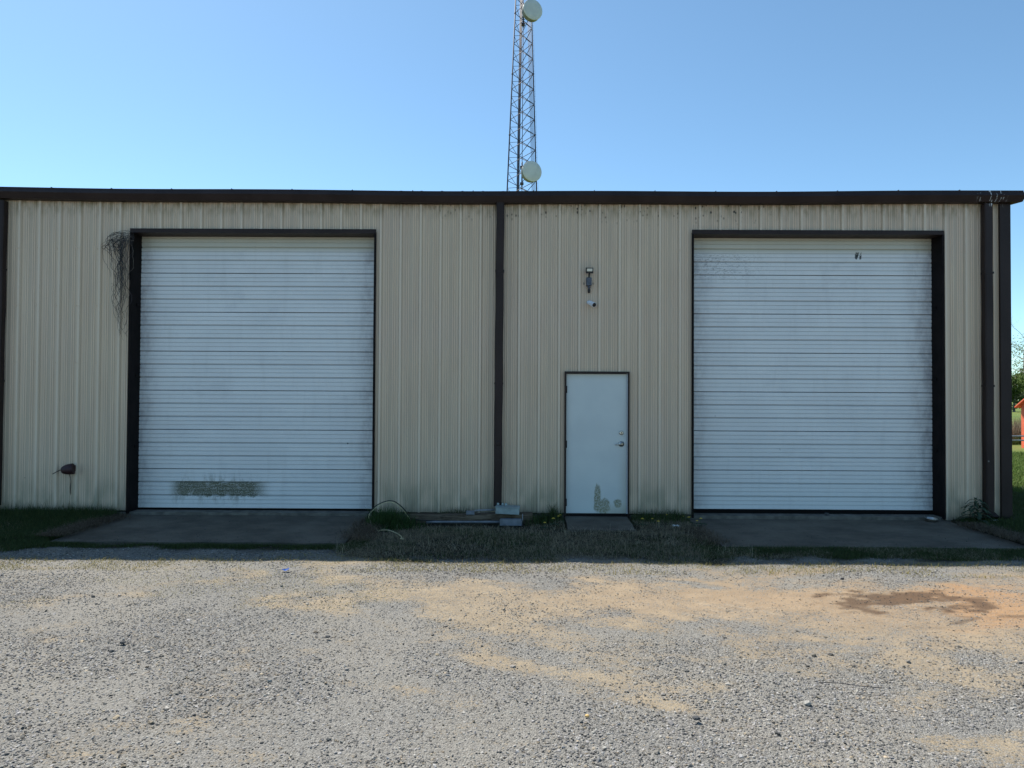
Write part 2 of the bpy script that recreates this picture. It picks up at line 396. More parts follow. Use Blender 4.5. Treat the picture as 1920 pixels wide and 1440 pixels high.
def ground_z(x, y):
    z = np.interp(y, [-60, -2.0, -.9, 0, 30], [-.165, -.165, -.135, -.10, -.14])
    z = z+(fbm(x*.35, y*.5, 3, 3)-.5)*.05*sstep(-1.2, -2.6, y)
    z = z+(fbm(x*3, y*3, 9, 3)-.5)*.026
    z = z-.055*sstep(-2.0, -1.7, x)*sstep(.7, .3, x)*sstep(-1.4, -.5, y)*(y < 1)
    # level under the three concrete pads
    for (x0, x1, yb) in ((-5.95, -2.15, -1.85), (2.55, 6.55, -1.85), (.7, 1.72, -.92)):
        ins = sstep(x0-.04, x0+.06, x)*sstep(x1+.04, x1-.06, x)*sstep(yb-.04, yb+.06, y)*sstep(1, .5, y)
        z = z*(1-ins)+(-.26)*ins
    z = z+.0*x
    return z
def axis(lo, hi, st, far_lo, far_hi):
    a = list(np.arange(lo, hi+1e-6, st))
    s = st; p = lo; L = []
    while p > far_lo: s *= 1.22; p -= s; L.append(p)
    s = st; p = hi; H = []
    while p < far_hi: s *= 1.22; p += s; H.append(p)
    return np.array(L[::-1]+a+H)
gx = axis(-9, 10, .03, -900, 900); gy = axis(-8.2, .4, .03, -900, 900)
GX, GY = np.meshgrid(gx, gy); GZ = ground_z(GX, GY)
far = sstep(60, 400, np.hypot(GX, GY)); GZ = GZ+far*(fbm(GX*.004, GY*.004, 77, 2)-.4)*1.5
nx, ny = len(gx), len(gy)
V = np.stack([GX, GY, GZ], -1).reshape(-1, 3)
ii = (np.arange(ny-1)[:, None]*nx+np.arange(nx-1)[None, :]).ravel()
F = np.stack([ii, ii+1, ii+nx+1, ii+nx], 1)

def ground_material():
    t = NT('gravel_yard'); p = t.pos()
    A = t.n('ShaderNodeSeparateColor'); t.l(attr(t, 'maps').outputs['Color'], A.inputs[0]); dust, orange, wet = A.outputs
    B = t.n('ShaderNodeSeparateColor'); t.l(attr(t, 'maps2').outputs['Color'], B.inputs[0]); lawn, trk, _ = B.outputs
    vc = t.n('ShaderNodeTexVoronoi'); vc.inputs['Scale'].default_value = 95; t.l(p, vc.inputs['Vector'])
    s1 = t.n('ShaderNodeSeparateColor'); t.l(vc.outputs['Color'], s1.inputs[0])
    v2 = t.n('ShaderNodeTexVoronoi'); v2.inputs['Scale'].default_value = 190; t.l(p, v2.inputs['Vector'])
    s2 = t.n('ShaderNodeSeparateColor'); t.l(v2.outputs['Color'], s2.inputs[0])
    g = t.mix(s1.outputs[0], (.090, .088, .083), (.285, .277, .255))
    g = t.mix(t.math('MULTIPLY', s2.outputs[0], .6), g, (.215, .207, .188))
    g = t.mix(t.ramp(vc.outputs['Distance'], .5, .8, 0, .45), g, (.12, .115, .10))
    g = t.mix(t.ramp(t.noise(p, .7, 4), .35, .7, 0, .4), g, (.27, .248, .205))
    sand = t.mix(t.ramp(t.noise(p, 5, 5), .3, .7), (.225, .178, .116), (.285, .228, .15))
    sand = t.mix(orange, sand, (.32, .185, .085))
    strk = t.ramp(t.noise(p, 3, 5, (.7, 13, 1), .7), .50, .60)
    sand = t.mix(t.math('MULTIPLY', t.math('MULTIPLY', strk, orange), .55), sand, (.22, .15, .09))
    sand = t.mix(t.ramp(s2.outputs[1], .80, .9, 0, .45), sand, (.30, .28, .25))
    dn = t.math('ADD', dust, t.math('MULTIPLY', t.math('SUBTRACT', s1.outputs[1], .5), .55))
    dn = t.math('ADD', dn, t.math('MULTIPLY', t.math('SUBTRACT', t.noise(p, 9, 6, (1, 2.2, 1), .75), .5), 1.3))
    dmask = t.ramp(dn, .28, .85, 0, .9)
    c = t.mix(dmask, g, sand)
    c = t.mix(t.math('MULTIPLY', wet, .85), c, (.085, .052, .032))
    c = t.mix(t.math('MULTIPLY', trk, .4), c, (.34, .29, .22))
    soil = t.mix(t.ramp(t.noise(p, 8, 5), .35, .7), (.020, .018, .011), (.050, .046, .024))
    farl = t.mix(t.ramp(t.noise(p, .3, 4), .35, .7), (.085, .135, .028), (.15, .17, .045))
    X, Y, Z = t.xyz(p)
    soil = t.mix(t.ramp(Y, 3, 9), soil, farl)
    c = t.mix(lawn, c, soil)  # dark soil under the weeds, also deepening the shade along the wall
    t.fin(c, .92, 0, .2)
    h = t.math('ADD', t.math('MULTIPLY', vc.outputs['Distance'], -1.0), t.math('MULTIPLY', v2.outputs['Distance'], -.35))
    h = t.math('MULTIPLY', h, t.math('SUBTRACT', 1.0, t.math('MULTIPLY', dmask, .75)))
    h = t.math('ADD', h, t.math('MULTIPLY', trk, .8))
    h = t.math('ADD', h, t.math('MULTIPLY', t.noise(p, 25, 4), .8))
    t.bump(h, .8, .011)
    return t.m
g = tri_mesh('ground', V, F, ground_material(), smooth=True)
x, y = V[:, 0], V[:, 1]
du, og, we, tk = dust_maps(x, y); lm = lawn_mask(x, y)
lm = np.where((y > 2) | (x > 14) | (x < -14), np.where(y > -6, 1, lm), lm)
lm = np.maximum(lm, sstep(30, 40, np.hypot(x, y+6)))
for nm, ch in (('maps', (du, og, we)), ('maps2', (lm, tk, tk*0))):
    a = g.data.attributes.new(nm, 'FLOAT_COLOR', 'POINT')
    a.data.foreach_set('color', np.stack([*ch, np.ones_like(x)], 1).astype(np.float32).ravel())
tag(g, kind='structure')

def pad(name, x0, x1, y1, zb, zf, label):
    nxp = 60; nyp = 30; xs = np.linspace(x0, x1, nxp); ys = np.linspace(y1, -.012, nyp)
    m = MB(); P = []
    for j, yy in enumerate(ys):
        for i, xx in enumerate(xs):
            t = (yy-y1)/(-.012-y1); e = 0
            jx = xx+((fbm(np.array([yy*3.]), np.array([xx*.1]), 4, 3)[0]-.5)*.09 if i in (0, nxp-1) else 0)
            jy = yy+((fbm(np.array([xx*3.]), np.array([1.]), 5, 3)[0]-.5)*.09 if j == 0 else 0)
            P.append((jx, jy, zf+(zb-zf)*t+(fbm(np.array([xx*2.]), np.array([yy*2.]), 8, 2)[0]-.5)*.006))
    fs = [(j*nxp+i, j*nxp+i+1, (j+1)*nxp+i+1, (j+1)*nxp+i) for j in range(nyp-1) for i in range(nxp-1)]
    m.add(P, fs, True)
    ring = [j*nxp for j in range(nyp)][::-1]+list(range(1, nxp))+[j*nxp+nxp-1 for j in range(1, nyp)]
    base = [(P[k][0], P[k][1], -.32) for k in ring]
    vs = [P[k] for k in ring]+base; n = len(ring)
    m.add(vs, [(k, k+n, k+n+1, k+1) for k in range(n-1)])
    o = m.build(name, MAT['concrete']); tag(o, label, kind='structure'); return o
pad('concrete_apron', -5.92, -2.18, -1.80, -.108, -.150, 'sloping concrete apron before the left overhead door')
pad('concrete_apron', 2.60, 6.50, -1.80, -.118, -.158, 'sloping concrete apron before the right overhead door')
pad('doorstep', .74, 1.68, -.88, -.085, -.128, 'small concrete doorstep under the entry door')

# ------------------------------------------------------------------ building
XL, XR, DEP = -15.6, 7.49, 14.0
bld = thing('metal_building', 'tan ribbed steel workshop with brown trim, two white overhead doors and an entry door', 'building', (0, 0, -.1))
def ribpos(i): return float(np.interp(i, [0, 11, 23, 25, 35, 38, 47, 48], [-7.628, -4.222, -.565, .029, 3.08, 4.007, 6.801, 7.11]))
RIBS = [-7.628-.3095*k for k in range(25, 0, -1)]+[ribpos(i) for i in range(49)]+[7.415]
OPEN = [(-5.895, -2.185, -1, 4.195), (2.675, 6.435, -1, 4.205), (.735, 1.69, -1, 2.095)]
def wz(x): return -.045 if x < 2 else -.045-(x-2)*.014
def ztop(x): return 4.72+.0*x
def depth_at(x):
    # distance the sheet stands out at x : major ribs and two low ribs between
    d = 0
    for r in RIBS:
        a = abs(x-r)
        if a > .04: continue
        d = max(d, .036*min(1, max(0, (.029-a)/.015)))
    for a, b in zip(RIBS[:-1], RIBS[1:]):
        if not (a <= x <= b): continue
        for f in (.30, .40, .62, .72):
            c = a+(b-a)*f; d = max(d, .007*min(1, max(0, (.011-abs(x-c))/.005)))
    return d
xs = set()
for a, b in zip(RIBS[:-1], RIBS[1:]):
    for o_ in (-.040, -.029, -.014, .014, .029, .040): xs.add(round(a+o_, 4)); xs.add(round(b+o_, 4))
    for f in (.30, .40, .62, .72):
        c = a+(b-a)*f
        for o_ in (-.011, -.006, .006, .011): xs.add(round(c+o_, 4))
for o_ in OPEN: xs.add(o_[0]); xs.add(o_[1])
xs.add(XL+.03); xs.add(XR-.03)
xs = sorted(v for v in xs if XL+.0299 <= v <= XR-.0299)
m = MB()
for a, b in zip(xs[:-1], xs[1:]):
    if b-a < 1e-5: continue
    mid = (a+b)/2; z0 = wz(mid); spans = [(z0, ztop(mid))]
    for (ox0, ox1, _, oz1) in OPEN:
        if ox0 < mid < ox1: spans = [(oz1, ztop(mid))]
    ya, yb = -depth_at(a), -depth_at(b)
    for (s0, s1) in spans:
        ks = max(1, int((s1-s0)/.6)); zz = np.linspace(s0, s1, ks+1)
        for k in range(ks):
            m.add([(a, ya, zz[k]), (b, yb, zz[k]), (b, yb, zz[k+1]), (a, ya, zz[k+1])], [(0, 1, 2, 3)])
def inopen(x, z): return any(o_[0]-.05 < x < o_[1]+.05 and z < o_[3]+.06 for o_ in OPEN)
for zr, every in ((3.96, 1), (3.08, 1), (2.2, 1), (1.14, 3)):
    for i in range(49):
        r = ribpos(i)
        for dx, yo, ok in ((-.055, 0, every == 1), (0.0, -.036, i % 3 == 0)):
            x_ = r+dx
            if not ok or inopen(x_, zr) or abs(x_+.27) < .12 or 7.05 < x_: continue
            m.lathe([(.009, 0), (.009, .004), (.005, .008)], (x_, yo, zr+random.uniform(-.012, .012)), (0, -1, 0), 8)
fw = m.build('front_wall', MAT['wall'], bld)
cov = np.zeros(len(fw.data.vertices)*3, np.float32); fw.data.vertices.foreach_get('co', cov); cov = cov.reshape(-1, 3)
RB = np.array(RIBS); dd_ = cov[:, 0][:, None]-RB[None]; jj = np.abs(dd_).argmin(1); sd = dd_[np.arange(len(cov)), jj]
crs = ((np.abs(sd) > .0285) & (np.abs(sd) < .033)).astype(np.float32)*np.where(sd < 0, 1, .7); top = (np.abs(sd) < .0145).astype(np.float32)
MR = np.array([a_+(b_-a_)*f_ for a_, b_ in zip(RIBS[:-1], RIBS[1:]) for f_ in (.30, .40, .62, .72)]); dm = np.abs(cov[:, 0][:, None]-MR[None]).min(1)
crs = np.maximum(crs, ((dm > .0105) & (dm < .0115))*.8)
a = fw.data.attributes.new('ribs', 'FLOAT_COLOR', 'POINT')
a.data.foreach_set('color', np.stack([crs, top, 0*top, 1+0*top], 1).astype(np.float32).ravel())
# end and rear walls with the same ribbed sheet, simpler
def side_wall(x, sgn):
    m = MB(); ys = []; k = 0
    rib = lambda yy: .032 if abs((yy % .3048)-.15) < .015 else (0 if abs((yy % .3048)-.15) > .036 else .016)
    yy = [0.02]
    c = .15
    while c < DEP-.1:
        yy += [c-.036, c-.014, c+.014, c+.036]; c += .3048
    yy.append(DEP)
    yy = [v for v in yy if v >= .02]
    for a, b in zip(yy[:-1], yy[1:]):
        ha = 4.72+min(a, DEP-a)/12-.05; hb = 4.72+min(b, DEP-b)/12-.05
        f = lambda v: sgn*(.032 if abs(((v-.15+.1524) % .3048)-.1524) < .02 else 0)
        m.add([(x+f(a), a, -.2), (x+f(b), b, -.2), (x+f(b), b, hb), (x+f(a), a, ha)], [(0, 1, 2, 3) if sgn > 0 else (3, 2, 1, 0)])
    m.build('side_wall', MAT['wall'], bld)
side_wall(XR-.02, 1); side_wall(XL+.02, -1)
MB().box(XL+.03, XR-.03, DEP, DEP+.03, -.2, 4.66).build('rear_wall', MAT['wall'], bld)
# roof : low gable with standing ribs
m = MB(); c = XL-.1; prof = []
while c < XR+.12:
    prof += [(c, 0), (c+.26, 0), (c+.275, .032), (c+.305, .032)]; c += .31
prof = [q for q in prof if q[0] < XR+.1]
vs = []
for (yy, zz) in ((-.10, 4.80), (DEP/2, 4.80+(DEP/2+.1)/12), (DEP+.1, 4.80)):
    vs += [(q[0], yy, zz+q[1]) for q in prof]
n = len(prof)
m.add(vs, [(j*n+i, j*n+i+1, (j+1)*n+i+1, (j+1)*n+i) for j in range(2) for i in range(n-1)])
m.build('roof', MAT['roof'], bld)
# foundation under the doors
m = MB()
for (a, b, dz) in ((XL+.04, .7, 0), (.7, 1.72, 0.0), (1.72, 7.46, 0)):
    m.box(a+.002, b-.002, .0, .6, -.5, -.07)
m.build('foundation', MAT['sill'], bld)

# eave gutter swept round the right corner, and rake trim
def gz(x): return .036*min(1.3, (x/7.7)**2)-.004+.006*math.sin(x*1.3)
prof = [(.0, 4.662), (.03, 4.648), (.135, 4.655), (.185, 4.742), (.150, 4.800), (.148, 4.822), (.120, 4.822), (.115, 4.79)]
m = MB(); st = []
for xx in np.linspace(XL-.5, XR, 90): st.append(('f', float(xx)))
rows = []
for k, xx in st:
    last = xx >= XR-1e-6
    rows.append([((XR+d*.66) if last else xx, -d, z+gz(xx)) for (d, z) in prof])
n = len(prof); vs = [v for r in rows for v in r]
m.add(vs, [((i)*n+k, (i+1)*n+k, (i+1)*n+k+1, i*n+k+1) for i in range(len(rows)-1) for k in range(n-1)])
for xx in np.arange(-15.3, 7.4, .914):
    m.box(xx-.006, xx+.006, -.15, -.06, 4.822+gz(xx), 4.832+gz(xx))
gt = m.build('eave_gutter', MAT['brown'], bld)
m = MB(); rows = []
for yy in (None, DEP/2, DEP+.1):
    if yy is None: rows.append([(XR+d*.66, -d, z+gz(XR)) for (d, z) in prof])
    else:
        h = (min(yy, DEP-yy)+.0)/12
        rows.append([(XR+d*.66, yy, z+gz(XR)+h) for (d, z) in prof])
vs = [v for r in rows for v in r]
m.add(vs, [((i)*n+k, (i+1)*n+k, (i+1)*n+k+1, i*n+k+1) for i in range(len(rows)-1) for k in range(n-1)])
m.build('rake_trim', MAT['brown'], bld)
m = MB()
rows = [[(XL-.4-d, yy, z+h) for (d, z) in prof] for yy, h in ((-.0, 0), (DEP/2, DEP/24), (DEP+.1, 0))]
vs = [v for r in rows for v in r]
m.add(vs, [((i)*n+k, (i+1)*n+k, (i+1)*n+k+1, i*n+k+1) for i in range(len(rows)-1) for k in range(n-1)])
m.build('rake_trim', MAT['brown'], bld)
# corner trims
m = MB(); m.box(7.300, 7.455, -.045, .0, -.13, 4.71); m.box(7.4551, 7.462, -.0449, .16, -.13, 4.71)
m.build('corner_trim', MAT['brown'], bld)
m = MB(); m.box(XL, XL+.16, -.045, .0, -.13, 4.655); m.box(XL-.045, XL, -.045, .16, -.13, 4.66)
m.build('corner_trim', MAT['brown'], bld)
# downspouts
def spout(x0, x1, zb, outlet, lean=0.):
    m = MB(); N = 14; d0, d1 = -.135, -.036
    for k in range(N):
        za = 4.66+(zb-4.66)*k/N; zc = 4.66+(zb-4.66)*(k+1)/N
        xa = lean*k/N+.003*math.sin(k*1.7); xc = lean*(k+1)/N+.003*math.sin((k+1)*1.7)
        vs = []
        for zz, xo in ((za, xa), (zc, xc)):
            b = .014
            vs += [(x0+xo, d1, zz), (x0+xo, d0+b, zz), (x0+b+xo, d0, zz), (x1-b+xo, d0, zz), (x1+xo, d0+b, zz), (x1+xo, d1, zz)]
        m.add(vs, [(i, i+1, i+7, i+6) for i in range(5)]+[(5, 0, 6, 11)])
    o = m.build('downspout', MAT['brown'], bld)
    for zz in (3.6, 1.9):
        MB().box(x0-.006+lean*(4.66-zz)/4.66, x1+.006+lean*(4.66-zz)/4.66, -.139, -.033, zz, zz+.03).build('strap', MAT['brown'], o)
    if outlet:
        e = MB(); e.add([(x0, d1, zb), (x1, d1, zb), (x1, d0, zb), (x0, d0, zb), (x0-.01, d1-.12, zb-.11), (x1+.0, d1-.12, zb-.11), (x1+.0, d0-.10, zb-.05), (x0-.01, d0-.10, zb-.05)],
                      [(0, 1, 5, 4), (3, 7, 6, 2), (0, 4, 7, 3), (1, 2, 6, 5)])
        e.build('outlet', MAT['brown'], o)
    else:
        e = MB(); e.lathe([(.036, 0), (.040, .004), (.030, .006)], (x0+.06-.013, -.137, 1.02), (0, -1, 0), 18); e.build('cap', MAT['brown'], o)
    return o
sp1 = spout(-.325, -.205, .07, False, -.016)
sp2 = spout(7.020, 7.140, .03, True, .0)
spout(-7.925, -7.805, .03, False, -.02)
e = MB(); e.box(7.04, 7.13, -.235, -.175, -.098, -.07); e.build('outlet_inside', MAT['white'], sp2)  # white block standing in for the light inside of the outlet

# overhead doors
def overhead(x0, x1, zt, zb, label):
    root = bpy.data.objects.new('overhead_door', None); col.objects.link(root); root.parent = bld
    root.matrix_parent_inverse = Matrix.Translation(-Vector(bld.location)); root['label'] = label
    yF = .25; H = (4.235-zb)/7
    def P(mb, nm, mt): return mb.build(nm, mt, root)
    for s_ in range(7):
        zb_ = zb+s_*H; pr = [(0.0, .028), (.004, .010), (.008, 0)]
        for k in range(3):
            a = k*H/3; b = (k+1)*H/3
            for q in (.36, .66):
                c = a+(b-a)*q
                pr += [(c-.008, 0), (c-.006, .010), (c+.003, .010), (c+.008, 0)]
            if k < 2:
                pr += [(b-.014, 0), (b-.011, .016), (b-.002, .018), (b+.014, .0)]
        pr += [(H-.008, 0), (H-.004, .012), (H-.001, .028)]
        m = MB(); nseg = 12; xx = np.linspace(x0-.02, x1+.02, nseg+1); vs = []
        for xi in xx:
            sag = .003*math.sin(xi*1.9+s_*2.1)
            vs += [(xi, yF+d+sag, zb_+z) for (z, d) in pr]
        n = len(pr)
        m.add(vs, [(i*n+k, (i+1)*n+k, (i+1)*n+k+1, i*n+k+1) for i in range(nseg) for k in range(n-1)])
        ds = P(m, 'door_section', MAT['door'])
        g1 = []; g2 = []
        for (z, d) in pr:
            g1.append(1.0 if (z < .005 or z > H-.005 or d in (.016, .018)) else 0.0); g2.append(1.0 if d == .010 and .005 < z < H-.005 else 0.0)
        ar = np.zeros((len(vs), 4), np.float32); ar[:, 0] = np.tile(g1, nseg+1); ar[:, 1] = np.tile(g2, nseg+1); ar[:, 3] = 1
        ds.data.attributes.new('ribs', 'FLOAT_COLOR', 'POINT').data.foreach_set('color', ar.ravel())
    # bottom seal, header, jambs with face flanges
    m = MB(); m.bbox(x0-.015, x1+.015, yF-.006, yF+.05, -.069, zb-.001, .006); P(m, 'bottom_seal', MAT['rubber'])
    m = MB(); m.box(x0+.001, x1-.001, -.028, .27, zt, zt+.025); m.box(x0-.026, x1+.026, -.042, -.029, zt, zt+.062); P(m, 'header_trim', MAT['brown'])
    m = MB(); m.box(x0-.025, x0, -.028, .27, -.09, zt+.02); m.box(x0-.028, x0+.003, -.042, -.029, -.10, zt-.001); P(m, 'jamb', MAT['jamb'])
    m = MB(); m.box(x1, x1+.025, -.028, .27, -.09, zt+.02); m.box(x1-.003, x1+.028, -.042, -.029, -.10, zt-.001); P(m, 'jamb', MAT['jamb'])
    for xj, sg in ((x0, 1), (x1, -1)):
        for zz in (.9, 2.0, 3.09):
            m = MB(); m.box(min(xj, xj+sg*.012), max(xj, xj+sg*.012), .12, .22, zz, zz+.04); P(m, 'jamb_bracket', MAT['jamb'])
    MB().box(x0-.2, x1+.2, .30, .32, -.1, 4.4).build('door_backing', MAT['jamb'], root)
    return root
overhead(OPEN[0][0], OPEN[0][1], 4.195, -.045, 'left white overhead door with green algae along its bottom')
overhead(OPEN[1][0], OPEN[1][1], 4.205, -.012, 'right white overhead door with black marks near its top')
# entry door
er = bpy.data.objects.new('entry_door', None); col.objects.link(er); er.parent = bld; er.matrix_parent_inverse = Matrix.Translation(-Vector(bld.location))
er['label'] = 'white steel entry door with olive scuffs near its foot'
m = MB(); m.bbox(.752, 1.668, .0, .044, -.045, 2.068, .003); m.build('door_leaf', MAT['entry'], er)
m = MB()
m.box(.722, .750, -.046, .09, -.1, 2.072); m.box(1.684, 1.706, -.046, .09, -.1, 2.072); m.box(.722, 1.706, -.046, .09, 2.073, 2.105)
m.build('door_frame', MAT['brown'], er)
m = MB(); m.box(1.670, 1.683, -.002, .05, -.05, 2.072); m.build('door_stop', MAT['white'], er)
m = MB(); m.box(.751, 1.683, -.025, .07, -.10, -.049); m.build('threshold', MAT['jamb'], er)
for zz in (1.83, 1.0, .12):
    m = MB(); m.lathe([(.009, 0), (.009, .11)], (.755, -.012, zz-.055), (0, 0, 1), 10); m.box(.745, .762, -.006, -.0005, zz-.055, zz+.055); m.build('hinge', MAT['jamb'], er)
m = MB(); m.lathe([(.034, 0), (.034, .008), (.026, .018), (.020, .020)], (1.588, -.001, 1.176), (0, -1, 0), 24)
dbolt = m.build('deadbolt', MAT['chrome'], er)
m = MB(); m.lathe([(.010, .021), (.010, .024)], (1.588, -.001, 1.176), (0, -1, 0), 14); m.box(1.585, 1.591, -.028, -.0255, 1.168, 1.184); m.build('keyhole', MAT['black'], dbolt)
m = MB(); m.lathe([(.044, 0), (.044, .008), (.036, .016), (.016, .022), (.014, .052)], (1.588, -.001, 1.008), (0, -1, 0), 24)
m.tube([(1.588, -.052, 1.008), (1.560, -.056, 1.006), (1.525, -.054, 1.000), (1.503, -.05, .999), (1.492, -.047, .993)], [.012, .011, .009, .008, .006], 10)
m.build('lever_handle', MAT['chrome'], er)
m = MB(); m.box(1.545, 1.632, -.004, -.0005, 1.13, 1.245); m.build('lock_plate', MAT['entry'], er)

# ------------------------------------------------------------------ things fixed to the wall
fl = thing('floodlight', 'small black floodlight on a slate grey junction box above the entry door', 'light', (1.085, -.03, 3.46))
T = Matrix.Translation(Vector((1.085, -.115, 3.625))) @ Matrix.Rotation(R(12), 4, 'X')
MB().bbox(-.056, .056, -.03, .035, -.043, .043, .006, T).build('lamp_head', MAT['black'], fl)
MB().bbox(-.041, .041, -.034, -.0302, -.010, .030, .001, T).build('lamp_lens', MAT['lens'], fl)
MB().tube([(1.085, -.085, 3.585), (1.085, -.075, 3.55), (1.085, -.06, 3.525)], .013, 10).build('knuckle', MAT['black'], fl)
MB().bbox(1.046, 1.124, -.078, -.0, 3.405, 3.528, .005).build('junction_box', MAT['bell'], fl)
m = MB(); m.lathe([(.022, 0), (.022, .035), (.017, .038), (.017, .055)], (1.085, -.045, 3.405), (0, 0, -1), 16); m.build('socket', MAT['bell'], fl)
m = MB(); m.lathe([(.019, .055), (.021, .075), (.019, .10), (.010, .112)], (1.085, -.045, 3.405), (0, 0, -1), 16); m.build('photocell', MAT['black'], fl)
for xx in (1.012, 1.152): MB().tube([(xx, -.002, 3.43), (xx, -.012, 3.44), (xx, -.012, 3.455), (xx, -.002, 3.46)], .004, 6).build('clip', MAT['black'], fl)

cm = thing('security_camera', 'white bullet security camera under the floodlight pointing down right', 'camera', (1.08, -.0, 3.16))
ax = Vector((.42, -.78, -.34)).normalized(); o_ = Vector((1.085, -.035, 3.155))
MB().lathe([(.030, -.035), (.030, -.02), (.012, -.015), (.012, .02)], o_, (0, -1, 0), 18).build('mount', MAT['white'], cm)
MB().lathe([(.022, 0), (.033, .012), (.035, .05), (.036, .13), (.0375, .135), (.0375, .155)], o_, ax, 24).build('camera_body', MAT['white'], cm)
MB().lathe([(.0335, .155), (.032, .158), (.012, .159)], o_, ax, 24).build('lens', MAT['black'], cm)

hd = thing('faucet_cover', 'maroon hood with a thin rod poking out low on the left wall', 'faucet cover', (-6.78, 0, .58))
m = MB(); a = Vector((-.95, -.26, -.13)).normalized()
prof2 = [(.079, -.004), (.083, 0), (.082, .045), (.076, .085), (.062, .125), (.048, .150), (.040, .158), (.030, .154), (.028, .12)]
m.lathe(prof2, (-6.705, -.088, .592), a, 20); m.build('hood', MAT['maroon'], hd)
MB().box(-6.76, -6.70, -.12, -.0, .55, .64).build('bracket', MAT['maroon'], hd)
p0 = Vector((-6.71, -.085, .600))+a*.16
MB().tube([p0, p0+Vector((-.05, -.02, -.025)), p0+Vector((-.105, -.04, -.062))], .006, 8).build('rod', MAT['vine'], hd)
MB().tube([(-6.785, -.075, .53), (-6.79, -.03, .47), (-6.785, -.012, .40), (-6.792, -.012, .30), (-6.79, -.01, .19)], [.003, .005, .004, .006, .003], 6).build('drip_line', MAT['vine'], hd)  # thin tube drawn for the dark drip stain below the hood

# dead vine: strands that hang from the corner of the left doorway
def hang(m, pts, r):
    P = []; pts = [Vector(p) for p in pts]
    for i in range(len(pts)-1):
        p0 = pts[max(i-1, 0)]; p1 = pts[i]; p2 = pts[i+1]; p3 = pts[min(i+2, len(pts)-1)]
        for k in range(5):
            t = k/5; P.append(.5*((2*p1)+(p2-p0)*t+(2*p0-5*p1+4*p2-p3)*t*t+(-p0+3*p1-3*p2+p3)*t**3))
    P.append(pts[-1]); P = [p+Vector((random.gauss(0, .004), random.gauss(0, .003), random.gauss(0, .004))) for p in P]
    m.tube(P, [r*(1-.55*i/len(P)) for i in range(len(P))], 5)
vr = thing('dead_vine', 'tangle of dead grey vine hanging at the upper left corner of the left overhead door', 'vine', (-5.95, -.05, 4.2))
rv = random.Random(3)
def strand(rv, m, big):
    x = rv.uniform(-6.04, -5.90) if rv.random() < .75 else rv.uniform(-5.92, -5.82); z = rv.uniform(4.04, 4.18); y = -rv.uniform(.05, .12)
    pts = [(x, y, z)]
    reach = rv.uniform(.0, .34)*(1 if big else .5)
    if reach > .12: pts.append((x-reach*.5, y-.03, z+rv.uniform(-.02, .03))); pts.append((x-reach, y-.02, z-rv.uniform(.03, .12)))
    L = abs(rv.gauss(.75, .40))+.12; L = min(L, 1.42); zz = pts[-1][2]; xx = pts[-1][0]; zend = z-L
    tx = rv.uniform(-6.08, -5.93)
    while zz > zend:
        st_ = rv.uniform(.07, .16); zz -= st_; xx += (tx-xx)*.3+rv.gauss(0, .035); xx = min(xx, -5.86 if zz > 3.1 else -5.93)
        pts.append((xx, y+rv.gauss(0, .018), zz))
    if rv.random() < .3: pts.append((xx+rv.choice((-1, 1))*.05, y-.02, zz+.03))
    hang(m, pts, rv.uniform(.0018, .0040))
m = MB()
for k in range(26): strand(rv, m, rv.random() < .5)
for k in range(9):   # loops at the outer left end
    cx = rv.uniform(-6.22, -6.0); cz = rv.uniform(3.92, 4.1); rr = rv.uniform(.035, .08)
    hang(m, [(cx+rr*math.cos(t)*1.3, -.09+rv.gauss(0, .01), cz+rr*math.sin(t)) for t in np.linspace(rv.random()*6, rv.random()*6+5, 8)], .0035)
hang(m, [(-5.95, -.09, 4.12), (-6.06, -.1, 4.13), (-6.17, -.1, 4.08), (-6.25, -.09, 3.97), (-6.30, -.08, 3.93), (-6.33, -.08, 3.955), (-6.29, -.08, 3.985), (-6.25, -.08, 3.95)], .005)
hang(m, [(-6.31, -.08, 3.93), (-6.31, -.08, 3.80), (-6.27, -.06, 3.70), (-6.20, -.06, 3.58), (-6.19, -.07, 3.50)], .003)
hang(m, [(-6.0, -.08, 4.1), (-6.13, -.1, 4.0), (-6.12, -.09, 3.85), (-6.05, -.08, 3.70), (-6.02, -.08, 3.52), (-6.1, -.08, 3.36), (-6.11, -.08, 3.2), (-6.02, -.08, 3.02), (-5.97, -.07, 2.88)], .005)
m.build('stems', MAT['vine'], vr)
m = MB()
for k in range(16): strand(rv, m, False)
m.build('dry_tendrils', MAT['vine_pale'], vr)

# ------------------------------------------------------------------ electrical pieces and timber at the foot of the wall
tb = thing('timber_beam', 'old brown timber lying along the foot of the wall', 'timber', (-.9, -.12, -.12))
m = MB(); N = 16
vs = []
for i in range(N+1):
    t = i/N; xx = -1.62+t*1.86; w = .012*math.sin(i*2.1); zt = -.055+.035*t+.004*math.sin(i*1.3)
    vs += [(xx, -.07, zt), (xx, -.235+w, zt-.004), (xx, -.245+w, zt-.018), (xx, -.24, -.2), (xx, -.07, -.2)]
m.add(vs, [(i*5+k, i*5+k+1, (i+1)*5+k+1, (i+1)*5+k) for i in range(N) for k in range(4)]); m.add([vs[k] for k in range(5)], [(4, 3, 2, 1, 0)]); m.add([vs[-5+k] for k in range(5)], [(0, 1, 2, 3, 4)])
m.build('beam', MAT['timber'], tb)

